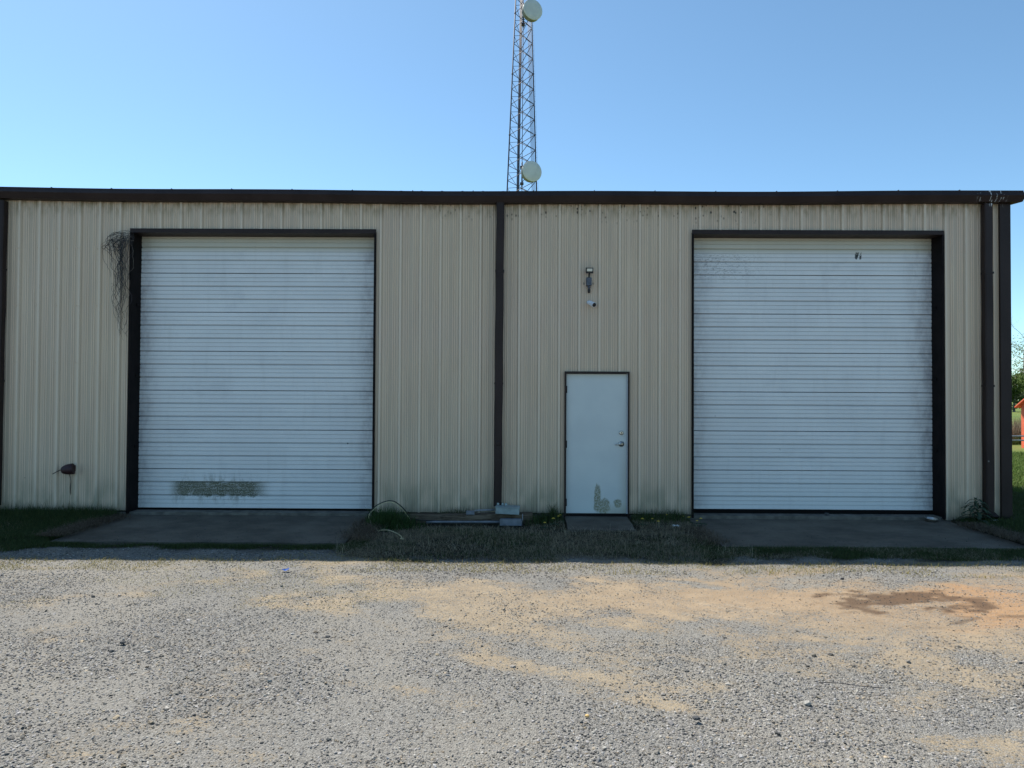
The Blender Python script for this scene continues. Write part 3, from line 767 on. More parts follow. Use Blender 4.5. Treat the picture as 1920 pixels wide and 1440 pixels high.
ub = thing('electrical_box', 'pale grey green electrical enclosure lying on the timber below the middle downspout', 'electrical box', (-.12, -.22, -.02))
T = Matrix.Translation(Vector((-.13, -.20, -.018))) @ Matrix.Rotation(R(-2), 4, 'Z') @ Matrix.Rotation(R(2), 4, 'Y')
MB().bbox(-.175, .175, -.11, .10, 0, .092, .006, T).build('enclosure', MAT['boxgrey'], ub)
m = MB(); m.bbox(-.182, .182, -.118, .106, .0925, .104, .004, T); m.build('lid', MAT['boxgrey'], ub)
for q in (-.15, -.08, -.03): MB().lathe([(.018, 0), (.022, .01), (.016, .03), (.010, .034)], T @ Vector((q, .06, .1045)), (0, 0, 1), 12).build('hub', MAT['boxgrey'], ub)
m = MB(); m.lathe([(.013, 0), (.013, .006)], T @ Vector((-.125, -.1105, .035)), (0, -1, 0), 12); m.build('knockout', MAT['boxgrey'], ub)
MB().tube([(-.31, -.22, .035), (-.5, -.21, .024), (-.62, -.205, .016)], .014, 10).build('conduit', MAT['steel'], ub)
cb = thing('conduit_fitting', 'small grey conduit fitting at the left end of the short pipe on the timber', 'fitting', (-.7, -.2, -.03))
MB().bbox(-.745, -.622, -.245, -.165, -.040, .014, .008).build('body', MAT['pvc'], cb)
MB().bbox(-.735, -.632, -.251, -.2455, -.034, .008, .002).build('cover', MAT['pvc'], cb)

lb = thing('electrical_box', 'slate grey electrical box on the ground in front of the timber', 'electrical box', (-.1, -.36, -.16))
MB().bbox(-.235, .075, -.44, -.30, -.165, -.075, .01).build('enclosure', MAT['pvc'], lb)
MB().bbox(-.240, .080, -.449, -.4405, -.160, -.071, .003).build('lid', MAT['pvc'], lb)
MB().tube([(-1.32, -.36, -.135), (-1.2, -.36, -.128), (-.7, -.36, -.125), (-.235, -.365, -.12)], .017, 12).build('conduit', MAT['pvc'], lb)
MB().tube([(.092, -.36, -.17), (.092, -.355, .0)], .006, 8).build('rod', MAT['steel'], lb)

# cable that loops up out of the weeds
cl = thing('cable_loop', 'black and cream cable arching up beside the weed clump right of the left door', 'cable', (-2.0, -.5, -.1))
def smooth(pts, n=6):
    P = []; pts = [Vector(p) for p in pts]
    for i in range(len(pts)-1):
        p0 = pts[max(i-1, 0)]; p1 = pts[i]; p2 = pts[i+1]; p3 = pts[min(i+2, len(pts)-1)]
        for k in range(n):
            t = k/n; P.append(.5*((2*p1)+(p2-p0)*t+(2*p0-5*p1+4*p2-p3)*t*t+(-p0+3*p1-3*p2+p3)*t**3))
    P.append(pts[-1]); return P
MB().tube(smooth([(-2.10, -.52, -.16), (-2.15, -.50, -.08), (-2.14, -.50, .02), (-2.04, -.48, .12), (-1.90, -.46, .185), (-1.79, -.42, .18), (-1.70, -.34, .10), (-1.63, -.26, 0), (-1.57, -.22, -.10), (-1.45, -.24, -.12), (-1.0, -.27, -.13)]), .0075, 8).build('black_cable', MAT['black'], cl)
MB().tube(smooth([(-2.09, -.56, -.155), (-2.125, -.53, -.08), (-2.12, -.53, .01), (-2.03, -.50, .10), (-1.91, -.47, .165), (-1.81, -.44, .168), (-1.73, -.38, .11), (-1.66, -.3, .02), (-1.58, -.26, -.10)]), .006, 8).build('cream_cable', MAT['cream_cable'], cl)
o = MB().tube(smooth([(-1.90, -1.06, -.13), (-1.80, -1.07, -.115), (-1.70, -1.14, -.115), (-1.58, -1.30, -.125), (-1.50, -1.48, -.13), (-1.50, -1.56, -.135), (-1.46, -1.60, -.13)]), .0065, 8).build('cable_offcut', MAT['cream_cable'])
tag(o, 'short cream cable end curling over the dry weeds in front of the weed clump', 'cable')

# small litter
cn = thing('tin_pan', 'dented shiny tin dish on the sill at the right end of the right doorway', 'dish', (6.2, -.06, -.11))
MB().lathe([(.060, 0), (.082, .004), (.086, .045), (.090, .050), (.085, .052), (.078, .048), (.074, .012), (.02, .010)], (6.21, -.10, -.118), (.05, -.1, 1), 24).build('dish', MAT['chrome'], cn)
def blob(name, c, s, mat, label, cat, seed=0):
    bm = bmesh.new(); bmesh.ops.create_icosphere(bm, subdivisions=2, radius=1); rr = random.Random(seed)
    for v in bm.verts:
        k = 1+rr.uniform(-.22, .22); v.co = Vector((c[0]+v.co.x*s[0]*k, c[1]+v.co.y*s[1]*k, c[2]+v.co.z*s[2]*k))
    me = bpy.data.meshes.new(name); bm.to_mesh(me); bm.free(); me.materials.append(mat)
    o = bpy.data.objects.new(name, me); col.objects.link(o); return tag(o, label, cat)
blob('door_chock', (4.74, .10, -.052), (.035, .03, .022), MAT['cutstone'], 'small black lump on the sill under the right overhead door', 'lump', 5)
def crumple(name, c, r, mat, label, cat, seed):
    rr = np.random.default_rng(seed); n = 6; P = []
    for j in range(n):
        for i in range(n): P.append((c[0]+(i/(n-1)-.5)*2*r+rr.normal(0, r*.1), c[1]+(j/(n-1)-.5)*1.6*r+rr.normal(0, r*.1), c[2]+rr.uniform(0, r*.7)))
    m = MB(); m.add(P, [(j*n+i, j*n+i+1, (j+1)*n+i+1, (j+1)*n+i) for j in range(n-1) for i in range(n-1)])
    o = m.build(name, mat); return tag(o, label, cat)
crumple('paper_scrap', (2.28, -.62, -.13), .05, MAT['litter'], 'crumpled white scrap among the dandelions right of the doorstep', 'litter', 1)
crumple('plastic_scrap', (-2.45, -3.24, -.145), .035, MAT['blue'], 'tiny blue plastic scrap lying on the sunlit gravel', 'litter', 2)
o = MB().tube(smooth([(1.98, -6.13, -.135), (2.10, -6.16, -.128), (2.22, -6.20, -.13), (2.36, -6.22, -.133)]), [.0025]*19, 6).build('twig', MAT['vine']); tag(o, 'thin dark twig lying on the gravel in the right foreground', 'twig')

# ------------------------------------------------------------------ gravel stones
def ico():
    t = (1+5**.5)/2
    v = np.array([(-1, t, 0), (1, t, 0), (-1, -t, 0), (1, -t, 0), (0, -1, t), (0, 1, t), (0, -1, -t), (0, 1, -t), (t, 0, -1), (t, 0, 1), (-t, 0, -1), (-t, 0, 1)], float); v /= np.linalg.norm(v[0])
    f = np.array([(0, 11, 5), (0, 5, 1), (0, 1, 7), (0, 7, 10), (0, 10, 11), (1, 5, 9), (5, 11, 4), (11, 10, 2), (10, 7, 6), (7, 1, 8), (3, 9, 4), (3, 4, 2), (3, 2, 6), (3, 6, 8), (3, 8, 9), (4, 9, 5), (2, 4, 11), (6, 2, 10), (8, 6, 7), (9, 8, 1)]); return v, f
def octa():
    v = np.array([(1, 0, 0), (-1, 0, 0), (0, 1, 0), (0, -1, 0), (0, 0, 1), (0, 0, -1)], float)
    f = np.array([(0, 2, 4), (2, 1, 4), (1, 3, 4), (3, 0, 4), (2, 0, 5), (1, 2, 5), (3, 1, 5), (0, 3, 5)]); return v, f
def on_pad(x, y):
    r = np.zeros(len(x), bool)
    for (x0, x1, yb) in ((-5.92, -2.18, -1.8), (2.6, 6.5, -1.8), (.74, 1.68, -.88)): r |= (x > x0-.03) & (x < x1+.03) & (y > yb-.03)
    return r
def stones(x, y, size, shape, seed):
    rg = np.random.default_rng(seed); n = len(x); v, f = shape()
    k = len(v)
    P = v[None]*(1+rg.uniform(-.28, .28, (n, k, 1)))*np.stack([rg.uniform(.8, 1.35, n), rg.uniform(.6, 1.0, n), rg.uniform(.32, .62, n)], 1)[:, None]
    a = rg.uniform(0, 6.283, n); t = rg.normal(0, .35, n)
    c, s = np.cos(t)[:, None], np.sin(t)[:, None]
    X, Y, Z = P[..., 0]*c-P[..., 2]*s, P[..., 1], P[..., 0]*s+P[..., 2]*c
    c, s = np.cos(a)[:, None], np.sin(a)[:, None]
    X, Y = X*c-Y*s, X*s+Y*c
    S = size[:, None]; z = ground_z(x, y)
    W = np.stack([X*S+x[:, None], Y*S+y[:, None], Z*S+(z+size*rg.uniform(.0, .35, n))[:, None]], -1).reshape(-1, 3)
    F = (f[None]+(np.arange(n)*k)[:, None, None]).reshape(-1, 3)
    base = .085+.32*rg.random(n)**1.4
    C = np.stack([base*1.04, base*rg.uniform(.98, 1.01, n), base*rg.uniform(.87, .97, n)], 1)
    tan = rg.random(n) < .10; C[tan] = C[tan]*np.array([1.15, .98, .74])
    dk = rg.random(n) < .05; C[dk] *= .45
    du, og, we, _ = dust_maps(x, y); lm = lawn_mask(x, y)
    d = (du*rg.uniform(.3, 1, n))[:, None]*.85; sandc = np.array([.265, .215, .145])*(1-og[:, None])+np.array([.30, .20, .115])*og[:, None]
    C = C*(1-d)+sandc*d; C = C*(1-.7*we[:, None]); C = C*(1-.55*lm[:, None])
    return W, F, np.repeat(C, k, 0)
def scatter(n, y0, y1, kx, rg):
    y = rg.uniform(y0, y1, n); x = rg.uniform(-1, 1, n)*(kx*(y+10.82)+.8); return x, y
parts = []
def emit(n, y0, y1, s0, s1, shape, seed, dens=.9, lawnkeep=.25, pw=2.2):
    rg = np.random.default_rng(seed); x, y = scatter(n, y0, y1, .76, rg)
    du, og, we, _ = dust_maps(x, y); lm = lawn_mask(x, y)
    clump = fbm(x*1.1, y*1.6, 55, 3)
    keep = (rg.random(n) < (1-dens*np.clip(du*1.15, 0, 1))*(1-(1-lawnkeep)*lm)*(.45+.9*sstep(.35, .65, clump))) & ~on_pad(x, y)
    x, y = x[keep], y[keep]
    s = s0+(s1-s0)*rg.random(len(x))**pw*(.6+.8*clump[keep])
    parts.append(stones(x, y, s, shape, seed+1))
emit(80000, -7.9, -5.6, .0038, .0105, ico, 101)
emit(80000, -5.6, -3.4, .005, .0115, octa, 103)
emit(42000, -3.4, -1.7, .006, .014, octa, 105, .9, .35)
emit(900, -7.8, -3.0, .010, .019, ico, 107, .75)
emit(90, -7.8, -5.0, .016, .028, ico, 109, .5, .25, 3.)
emit(9000, -1.9, -.1, .006, .014, octa, 111, .5, .5)
rg = np.random.default_rng(321)
for (x0, x1, zb, zf, n) in ((-5.9, -2.2, -.108, -.150, 420), (2.62, 6.48, -.118, -.158, 420), (.76, 1.66, -.085, -.128, 40)):
    y = -1.75*(1-rg.random(n)**2.0)*(1 if n > 50 else .5); x = rg.uniform(x0, x1, n)
    W, F_, C_ = stones(x, y, .003+.006*rg.random(n)**2, octa, 322)
    dz = (zb+(zf-zb)*(-y)/1.8+.002)-ground_z(x, y); W[:, 2] += np.repeat(dz, 6); parts.append((W, F_, C_*.6))
off = 0; VV = []; FF = []; CC = []
for (W, F_, C_) in parts: VV.append(W); FF.append(F_+off); CC.append(C_); off += len(W)
o = tri_mesh('gravel', np.concatenate(VV), np.concatenate(FF), MAT['stones'], np.concatenate(CC))
tag(o, 'loose grey crushed stone spread over the yard', 'gravel', kind='stuff')

# ------------------------------------------------------------------ grass
def blades(x, y, h, w, lean, colA, colB, seed, z=None, curl=.5):
    rg = np.random.default_rng(seed); n = len(x)
    a = rg.uniform(0, 6.283, n); d = np.stack([np.cos(a), np.sin(a), 0*a], 1); s = np.stack([-np.sin(a), np.cos(a), 0*a], 1)
    ln = (lean*rg.uniform(.2, 1.6, n))[:, None]; H = h[:, None]; Wd = (w*rg.uniform(.7, 1.3, n))[:, None]
    b = np.stack([x, y, (ground_z(x, y) if z is None else z)-.01], 1)
    up = np.array([0, 0, 1.])
    m1 = b+up*H*.5+d*H*ln*.3; tip = b+up*H*(1-curl*np.clip(ln, 0, 1.6)*.4)+d*H*ln
    V = np.stack([b-s*Wd, b+s*Wd, m1-s*Wd*.8, m1+s*Wd*.8, tip], 1).reshape(-1, 3)
    F = (np.array([(0, 1, 3), (0, 3, 2), (2, 3, 4)])[None]+(np.arange(n)*5)[:, None, None]).reshape(-1, 3)
    t = rg.random(n)[:, None]; C = np.array(colA)*(1-t)+np.array(colB)*t
    C = C*rg.uniform(.7, 1.25, (n, 1))
    return V, F, np.repeat(C, 5, 0)
def merge(name, L, mat, label, cat, kind='stuff', parent=None):
    off = 0; VV = []; FF = []; CC = []
    for (W, F_, C_) in L: VV.append(W); FF.append(F_+off); CC.append(C_); off += len(W)
    o = tri_mesh(name, np.concatenate(VV), np.concatenate(FF), mat, np.concatenate(CC), parent)
    if label: tag(o, label, cat, kind=kind)
    return o
GREEN = ((.034, .062, .018), (.078, .105, .034)); DRY = ((.12, .10, .065), (.36, .31, .21)); YEL = ((.20, .19, .05), (.34, .29, .10))
def region(n, x0, x1, y0, y1, seed, f):
    rg = np.random.default_rng(seed); x = rg.uniform(x0, x1, n); y = rg.uniform(y0, y1, n)
    k = (rg.random(n) < f(x, y)) & ~on_pad(x, y) & ~((x > -1.5) & (x < .2) & (y > -.52)); return x[k], y[k], rg
# left lawn
L = []
x, y, rg = region(60000, -9.5, -5.75, -2.9, -.06, 1, lambda x, y: lawn_mask(x, y)*sstep(-5.75, -6.1, x+(y)*.16))
h = .05+.05*fbm(x*1.5, y*1.5, 60, 3)+.11*sstep(-1.0, -.05, y)*rg.random(len(x)); L.append(blades(x, y, h, .0028, .55, *GREEN, 2))
x, y, rg = region(7000, -9.5, -5.75, -2.9, -.3, 3, lambda x, y: lawn_mask(x, y)*sstep(.4, .6, fbm(x*2, y*2, 61, 3)))
L.append(blades(x, y, .06+.03*rg.random(len(x)), .002, 1.0, *DRY, 4))
x, y, rg = region(700, -8.5, -6.0, -.35, -.05, 5, lambda x, y: 1+0*x)
L.append(blades(x, y, .13+.16*rg.random(len(x))**2, .0025, .4, *GREEN, 6))
merge('lawn_grass', L, MAT['blades'], 'dark green grass growing along the wall left of the left apron', 'grass')
# strip of weeds in front of the wall between the aprons, and along their front edges
L = []
x, y, rg = region(78000, -2.25, 2.75, -2.7, -.08, 7, lambda x, y: lawn_mask(x, y)*(.25+.75*sstep(.38, .6, fbm(x*1.6, y*2.2, 62, 3))))
L.append(blades(x, y, .025+.05*rg.random(len(x)), .0025, 1.3, *DRY, 8, curl=1.2))
x, y, rg = region(26000, -2.25, 2.75, -2.8, -.08, 9, lambda x, y: lawn_mask(x, y)*sstep(.42, .62, fbm(x*1.2+4, y*2, 63, 3)))
L.append(blades(x, y, .03+.05*rg.random(len(x))+.08*sstep(-.6, -.1, y)*rg.random(len(x)), .0024, .6, *GREEN, 10))
x, y, rg = region(42000, -6.3, -1.9, -2.15, -1.72, 11, lambda x, y: sstep(.2, .5, fbm(x*2, y*4, 64, 3))*sstep(-2.15, -1.95, y))
L.append(blades(x, y, .025+.035*rg.random(len(x)), .0022, .8, *GREEN, 12))
x, y, rg = region(42000, 2.2, 7.6, -2.5, -1.75, 13, lambda x, y: sstep(.2, .5, fbm(x*2, y*4, 65, 3))*lawn_mask(x, y))
L.append(blades(x, y, .03+.04*rg.random(len(x)), .0022, .8, *GREEN, 14))
x, y, rg = region(22000, 2.0, 7.6, -2.4, -1.75, 15, lambda x, y: sstep(.35, .6, fbm(x*2, y*4, 66, 3))*lawn_mask(x, y))
L.append(blades(x, y, .03+.05*rg.random(len(x)), .002, 1.1, *DRY, 16, curl=1.2))
rg = np.random.default_rng(29); n = 2600; x = rg.uniform(-2.2, 2.9, n); y = rg.uniform(-2.4, -.6, n); k = ~on_pad(x, y); x, y = x[k], y[k]
L.append(blades(x, y, .07+.12*rg.random(len(x))**2, .0016, .9, (.26, .22, .15), (.50, .44, .31), 30, curl=.9))
# dead debris beside the aprons
for (cx0, cy0, cx1, cy1, n, s) in ((-5.98, -.15, -6.0, -1.7, 2600, 17), (6.55, -.4, 6.62, -1.8, 2200, 19), (-2.12, -.3, -2.05, -1.8, 1800, 21), (2.5, -.8, 2.5, -1.9, 600, 23)):
    rg = np.random.default_rng(s); t = rg.random(n); x = cx0+(cx1-cx0)*t+rg.normal(0, .10, n); y = cy0+(cy1-cy0)*t
    L.append(blades(x, y, .05+.06*rg.random(n), .0025, 1.8, (.07, .055, .04), (.20, .16, .11), s+1, z=np.full(n, -.10), curl=1.3))
# weeds in front of wall, taller
for (cx, cy, sx, sy, n, h0, h1, s) in ((.42, -.22, .18, .10, 700, .05, .22, 31), (.55, -.16, .03, .03, 60, .18, .34, 33), (2.2, -.22, .30, .12, 700, .04, .22, 35), (1.85, -.2, .1, .08, 400, .04, .12, 37),
                                       (-1.12, -.06, .05, .015, 70, .12, .26, 39), (-.85, -.06, .10, .015, 160, .12, .28, 41), (7.3, -.35, .35, .2, 1500, .04, .13, 43)):
    rg = np.random.default_rng(s); x = rg.normal(cx, sx, n); y = np.minimum(rg.normal(cy, sy, n), -.05)
    L.append(blades(x, y, h0+(h1-h0)*rg.random(n), .0030, .5, *GREEN, s+1))
# sunlit straggly grass where the shade ends
x, y, rg = region(30000, -8, 8, -3.4, -2.3, 25, lambda x, y: sstep(.44, .60, fbm(x*.9, y*2, 67, 3))*sstep(-3.4, -2.6, y)*.8)
L.append(blades(x, y, .015+.028*rg.random(len(x)), .0020, .9, *YEL, 26))
x, y, rg = region(20000, -8, 8, -3.25, -2.6, 126, lambda x, y: sstep(.40, .58, fbm(x*1.4+9, y*3, 69, 3)))
L.append(blades(x, y, .02+.045*rg.random(len(x))**2, .0024, .9, (.17, .16, .045), (.36, .29, .11), 127))
x, y, rg = region(16000, -7, -1.0, -4.6, -2.8, 27, lambda x, y: sstep(.50, .66, fbm(x*1.3, y*2.2, 68, 3)))
L.append(blades(x, y, .012+.02*rg.random(len(x)), .0018, .9, *YEL, 28))
merge('weedy_grass', L, MAT['blades'], 'thin green and straw coloured weeds growing through the gravel before the wall', 'grass')
# right lawn
L = []
def rl(x, y): return lawn_mask(x, y)
x, y, rg = region(60000, 6.6, 11.5, -3.2, 3.0, 45, lambda x, y: rl(x, y)*~((x < 7.62) & (y > -.05)))
L.append(blades(x, y, .05+.05*rg.random(len(x)), .004, .6, *GREEN, 46))
x, y, rg = region(90000, 7.7, 20, 3, 13.5, 47, lambda x, y: 1+0*x)
L.append(blades(x, y, .06+.06*rg.random(len(x)), .008, .6, (.06, .12, .02), (.14, .19, .045), 48))
merge('lawn_grass', L, MAT['blades'], 'bright sunlit lawn behind the right corner of the building', 'grass')

# tall clump beside the cable loop
ct = thing('grass_clump', 'tall dark green grass clump inside the cable loop right of the left door', 'grass clump', (-1.85, -.75, -.14))
rg = np.random.default_rng(51); n = 2300; x = rg.normal(-1.80, .19, n); y = rg.normal(-.62, .18, n)
dd = np.hypot((x+1.8)/.17, (y+.62)/.16)
merge('tuft', [blades(x, y, (.06+.32*rg.random(n)**1.6)*np.clip(1.25-.3*dd, .3, 1), .0040, .65, (.028, .065, .018), (.06, .11, .03), 52)], MAT['blades'], None, None, parent=ct)
rg = np.random.default_rng(53); n = 26; x = rg.normal(-1.78, .13, n); y = rg.normal(-.62, .1, n)
merge('seed_stalks', [blades(x, y, .32+.12*rg.random(n), .0028, .35, (.05, .09, .03), (.10, .12, .05), 54)], MAT['blades'], None, None, parent=ct)

# broad leaved weed right of the right doorway
wd = thing('weed_plant', 'dark thistle like weed with drooping lobed leaves before the right downspout', 'plant', (6.84, -.22, -.12))
def leafm(m, base, az, L, rise, droop, wmax, lobes, rr):
    d = Vector((math.cos(az), math.sin(az), 0)); s = Vector((-math.sin(az), math.cos(az), 0)); N = 16; P = []
    for i in range(N+1):
        t = i/N; c = Vector(base)+d*(L*t)+Vector((0, 0, rise*t-droop*t*t))
        w = wmax*math.sin(math.pi*min(1, t*.9+.08))*(.45+.55*(1 if i % 2 else .25)) if lobes else wmax*math.sin(math.pi*(t*.92+.05))
        w = max(w, .002); fwdv = d*(.012 if i % 2 else 0)
        P += [c-s*w+fwdv, c+Vector((0, 0, -.004)), c+s*w+fwdv]
    m.add(P, [(i*3+k, i*3+k+1, i*3+k+4, i*3+k+3) for i in range(N) for k in range(2)])
m = MB(); rr = random.Random(12)
MB().tube([(6.84, -.22, -.14), (6.845, -.22, 0), (6.82, -.21, .12), (6.80, -.21, .22)], [.009, .008, .006, .004], 8).build('stem', MAT['stem'], wd)
for k in range(38):
    t = k/38; az = k*2.4+rr.uniform(-.3, .3); z = -.10+.34*t; L = .28*(1-.5*t)*rr.uniform(.85, 1.1)
    leafm(m, (6.84-.035*t, -.22, z), az, L, .13*(1-.3*t)+.02, .17*rr.uniform(.8, 1.3), .040*(1-.35*t), True, rr)
m.build('leaves', MAT['weedleaf'], wd)
m = MB()
for k in range(14): leafm(m, (6.86+rr.uniform(-.16, .18), -.3+rr.uniform(-.08, .08), -.12), rr.uniform(0, 6.28), .14, .09, .08, .028, False, rr)
m.build('basal_leaves', MAT['weedleaf'], wd)

# dandelions
def dandelion():
    r_ = thing('dandelion', '', 'flower', (0, 0, 0))
    rr = random.Random(4)
    MB().tube([(0, 0, 0), (.004, 0, .04), (0, .003, .075)], .0022, 6).build('stem', MAT['stem'], r_)
    m = MB(); N = 22
    for ring, (rad, zz) in enumerate(((.021, .077), (.015, .082), (.008, .086))):
        for k in range(N):
            a = 2*math.pi*(k+.5*ring)/N; a2 = a+.16; a0 = a-.16
            m.add([(0, 0, .076), (rad*.9*math.cos(a0), rad*.9*math.sin(a0), zz), (rad*math.cos(a), rad*math.sin(a), zz+.002), (rad*.9*math.cos(a2), rad*.9*math.sin(a2), zz)], [(0, 1, 2, 3)])
    m.build('flower_head', MAT['yellow'], r_)
    m = MB()
    for k in range(7): leafm(m, (0, 0, .004), k*.9+rr.uniform(-.2, .2), rr.uniform(.07, .11), .045, .05, .014, True, rr)
    m.build('leaves', MAT['weedleaf'], r_)
    return r_
d0 = dandelion()
spots = [(.655, -.20, 'yellow dandelion nearest the left side of the entry door'), (.62, -.34, 'yellow dandelion just left of the doorstep'), (.53, -.62, 'yellow dandelion in dry weeds well left of the doorstep'), (.40, -.80, 'lone yellow dandelion farthest left of the doorstep'),
         (1.98, -.42, 'yellow dandelion close to the wall right of the doorstep'), (1.80, -.62, 'yellow dandelion beside the right edge of the doorstep'), (2.02, -.66, 'yellow dandelion between the doorstep and the white scrap'), (2.25, -.16, 'yellow dandelion against the wall right of the entry door'),
         (2.48, -.24, 'larger yellow dandelion by the jamb of the right doorway'), (2.53, -.34, 'yellow dandelion just below the larger one by the right doorway'), (2.58, -.62, 'yellow dandelion at the left edge of the right apron'), (2.66, -.52, 'yellow dandelion topmost at the back left corner of the right apron')]
for i, (x_, y_, lab) in enumerate(spots):
    if i == 0: r_ = d0
    else:
        r_ = d0.copy(); col.objects.link(r_)
        for ch in list(d0.children):
            c = ch.copy(); col.objects.link(c); c.parent = r_
    r_.location = (x_, y_, -.125+(i % 3)*.008); r_.rotation_euler = (0, 0, i*1.3); s_ = .85+.35*random.random(); r_.scale = (s_, s_, s_)
    tag(r_, lab, 'flower', 'dandelions in the weeds by the entry door')

# larger dark stones one can pick out
rk = [(-2.95, -5.47, .036, 'dark angular stone on the pale gravel at far left'), (-1.45, -5.30, .030, 'dark flat stone left of centre on the gravel'), (-3.9, -4.25, .026, 'dark lump of stone on the gravel below the left door'), (1.05, -6.65, .034, 'dark brown clod in the centre foreground gravel'),
      (3.37, -3.42, .030, 'dark stone in the sand above the damp spot'), (.42, -6.62, .022, 'small ochre stone in the foreground gravel')]
for i, (x_, y_, s_, lab) in enumerate(rk):
    blob('stone', (x_, y_, -.158+s_*.5), (s_*.65, s_*.5, s_*.36), MAT['cutstone'] if i < 5 else simple('ochre_stone', (.6, .38, .14), .8), lab, 'stone', 20+i)

# ------------------------------------------------------------------ lattice tower behind
TW = thing('lattice_tower', 'tall slender three legged steel lattice mast rising behind the roof', 'tower', (.3, 32, -.14))
TY = 32.0
def legL(z): return Vector((-.651+(z-14.25)*.0395, TY, z))
def legR(z): return Vector((1.124-(z-14.25)*.0327, TY, z))
def legB(z):
    a = legL(z); b = legR(z); w = (b-a).length
    return Vector((a.x+w*.36, TY+w*.80, z))
ZT = 33.0
for fn in (legL, legR, legB):
    MB().tube([fn(-.2), fn(14), fn(ZT)], [.055, .040, .034], 8).build('leg', MAT['towersteel'], TW)
zs = [-.1]; 
while zs[-1] < ZT-.95: zs.append(zs[-1]+.93)
for fa, fb in ((legL, legR), (legR, legB), (legB, legL)):
    m = MB()
    for a, b in zip(zs[:-1], zs[1:]):
        if fa is legL or fb is legB:
            m.tube([fa(a), fb(b)], .020, 5); m.tube([fb(a), fa(b)], .020, 5)
        else:
            m.tube([fa(a), fb((a+b)/2)], .014, 5); m.tube([fb((a+b)/2), fa(b)], .014, 5)
    m.build('bracing', MAT['towersteel'], TW)
for fn in (legL, legR, legB):
    for z in zs[3::4]: MB().lathe([(.062, -.025), (.062, .025)], fn(z), (0, 0, 1), 10).build('leg_flange', MAT['towersteel'], TW)
m = MB()
def mid(z, f, dy=0): a = legL(z); b = legR(z); return Vector((a.x+(b.x-a.x)*f, TY+dy, z))
m.tube([mid(0, .5, .05), mid(ZT, .5, .05)], .022, 6)
m.build('ladder_rail', MAT['towersteel'], TW)
for k in range(5): MB().tube([legB(0)+Vector((-.07+.035*k, -.06, 0)), legB(ZT-1)+Vector((-.07+.035*k, -.06, 0))], .018, 6).build('cable_run', MAT['cablegrey'], TW)
for k in range(4): MB().tube([legR(0)+Vector((-.09-.07*k, .45, 0)), legR(ZT-2)+Vector((-.07-.05*k, .30, 0))], .014, 6).build('cable_run', MAT['cablegrey'], TW)
m = MB()
for z in np.arange(1, ZT, .31): p = legR(z); m.tube([p, p+Vector((.085, 0, 0))], .006, 4)
m.tube([legR(0)+Vector((.10, 0, 0)), legR(ZT)+Vector((.10, 0, 0))], .004, 4)
m.build('climbing_pegs', MAT['towersteel'], TW)
def dish(z, label):
    d = thing('dish_antenna', label, 'antenna', (.85, TY-.6, z))
    ax = Vector((.42, -1, -.0)).normalized(); o_ = Vector((.72, TY-.45, z))
    bk = [(.12, -.30), (.30, -.26), (.50, -.16), (.60, -.05), (.605, 0), (.605, .30), (.59, .31)]
    MB().lathe([(r*.97, h) for r, h in bk], o_, ax, 36).build('drum', MAT['drum'], d)
    MB().lathe([(.612, .295), (.614, .325), (.60, .335), (.30, .35), (.05, .353)], o_, ax, 36).build('radome', MAT['radome'], d)
    MB().tube([mid(z-.75, .5, -.12), mid(z+.75, .5, -.12)], .045, 10).build('mast_pipe', MAT['towersteel'], d)
    for dz in (-.55, .45): MB().box(mid(z, .5).x-.12, mid(z, .5).x+.10, TY-.2, TY+.05, z+dz-.05, z+dz+.05).build('clamp', MAT['towersteel'], d)
    MB().tube([o_-ax*.28, mid(z, .5, -.12)], .07, 8).build('bracket', MAT['towersteel'], d)
    return d
dish(15.12, 'lower round white microwave dish on the mast just above the roof')
dish(24.83, 'upper round white microwave dish on the mast at the top of the picture')

# ------------------------------------------------------------------ things beyond the right corner
sh = thing('red_shed', 'small bright red shed with a gable roof beyond the right corner', 'shed', (19.9, 15.2, -.15))
def shed(px, py):
    ang = R(-78)
    T = Matrix.Translation(Vector((px, py, -.16))) @ Matrix.Rotation(ang, 4, 'Z')
    def pt(x, y, z): return T @ Vector((x, y, z))
    m = MB()
    w, d, h, pk = 1.35, 1.6, 1.66, 2.75
    m.add([pt(-w, -d, 0), pt(w, -d, 0), pt(w, -d, h), pt(0, -d, pk-.06), pt(-w, -d, h)], [(0, 1, 2, 3, 4)])
    m.add([pt(-w, d, 0), pt(w, d, 0), pt(w, d, h), pt(0, d, pk-.06), pt(-w, d, h)], [(4, 3, 2, 1, 0)])
    for sx in (-w, w): m.add([pt(sx, -d, 0), pt(sx, d, 0), pt(sx, d, h), pt(sx, -d, h)], [(0, 1, 2, 3)])
    for k in range(10):
        xx = -w+.14+k*.27; m.box(xx-.012, xx+.012, -d-.018, -d-.001, .05, 1.62, T)
    m.build('wall', MAT['red'], sh)
    m = MB()
    for sx in (-1, 1):
        a = (0, pk); b = (sx*(w+.14), h-.06)
        vs = [pt(a[0], -d-.15, a[1]), pt(b[0], -d-.15, b[1]), pt(b[0], d+.15, b[1]), pt(a[0], d+.15, a[1])]
        vs += [v-Vector((0, 0, .05)) for v in vs]
        m.add(vs, [(0, 1, 2, 3), (7, 6, 5, 4), (0, 4, 5, 1), (1, 5, 6, 2), (3, 2, 6, 7)])
    m.build('roof', MAT['red'], sh)
    m = MB(); m.box(-.4, .4, -d-.04, -d-.02, .05, 1.5, T); m.build('door', MAT['red'], sh)
shed(20.93, 15.25)

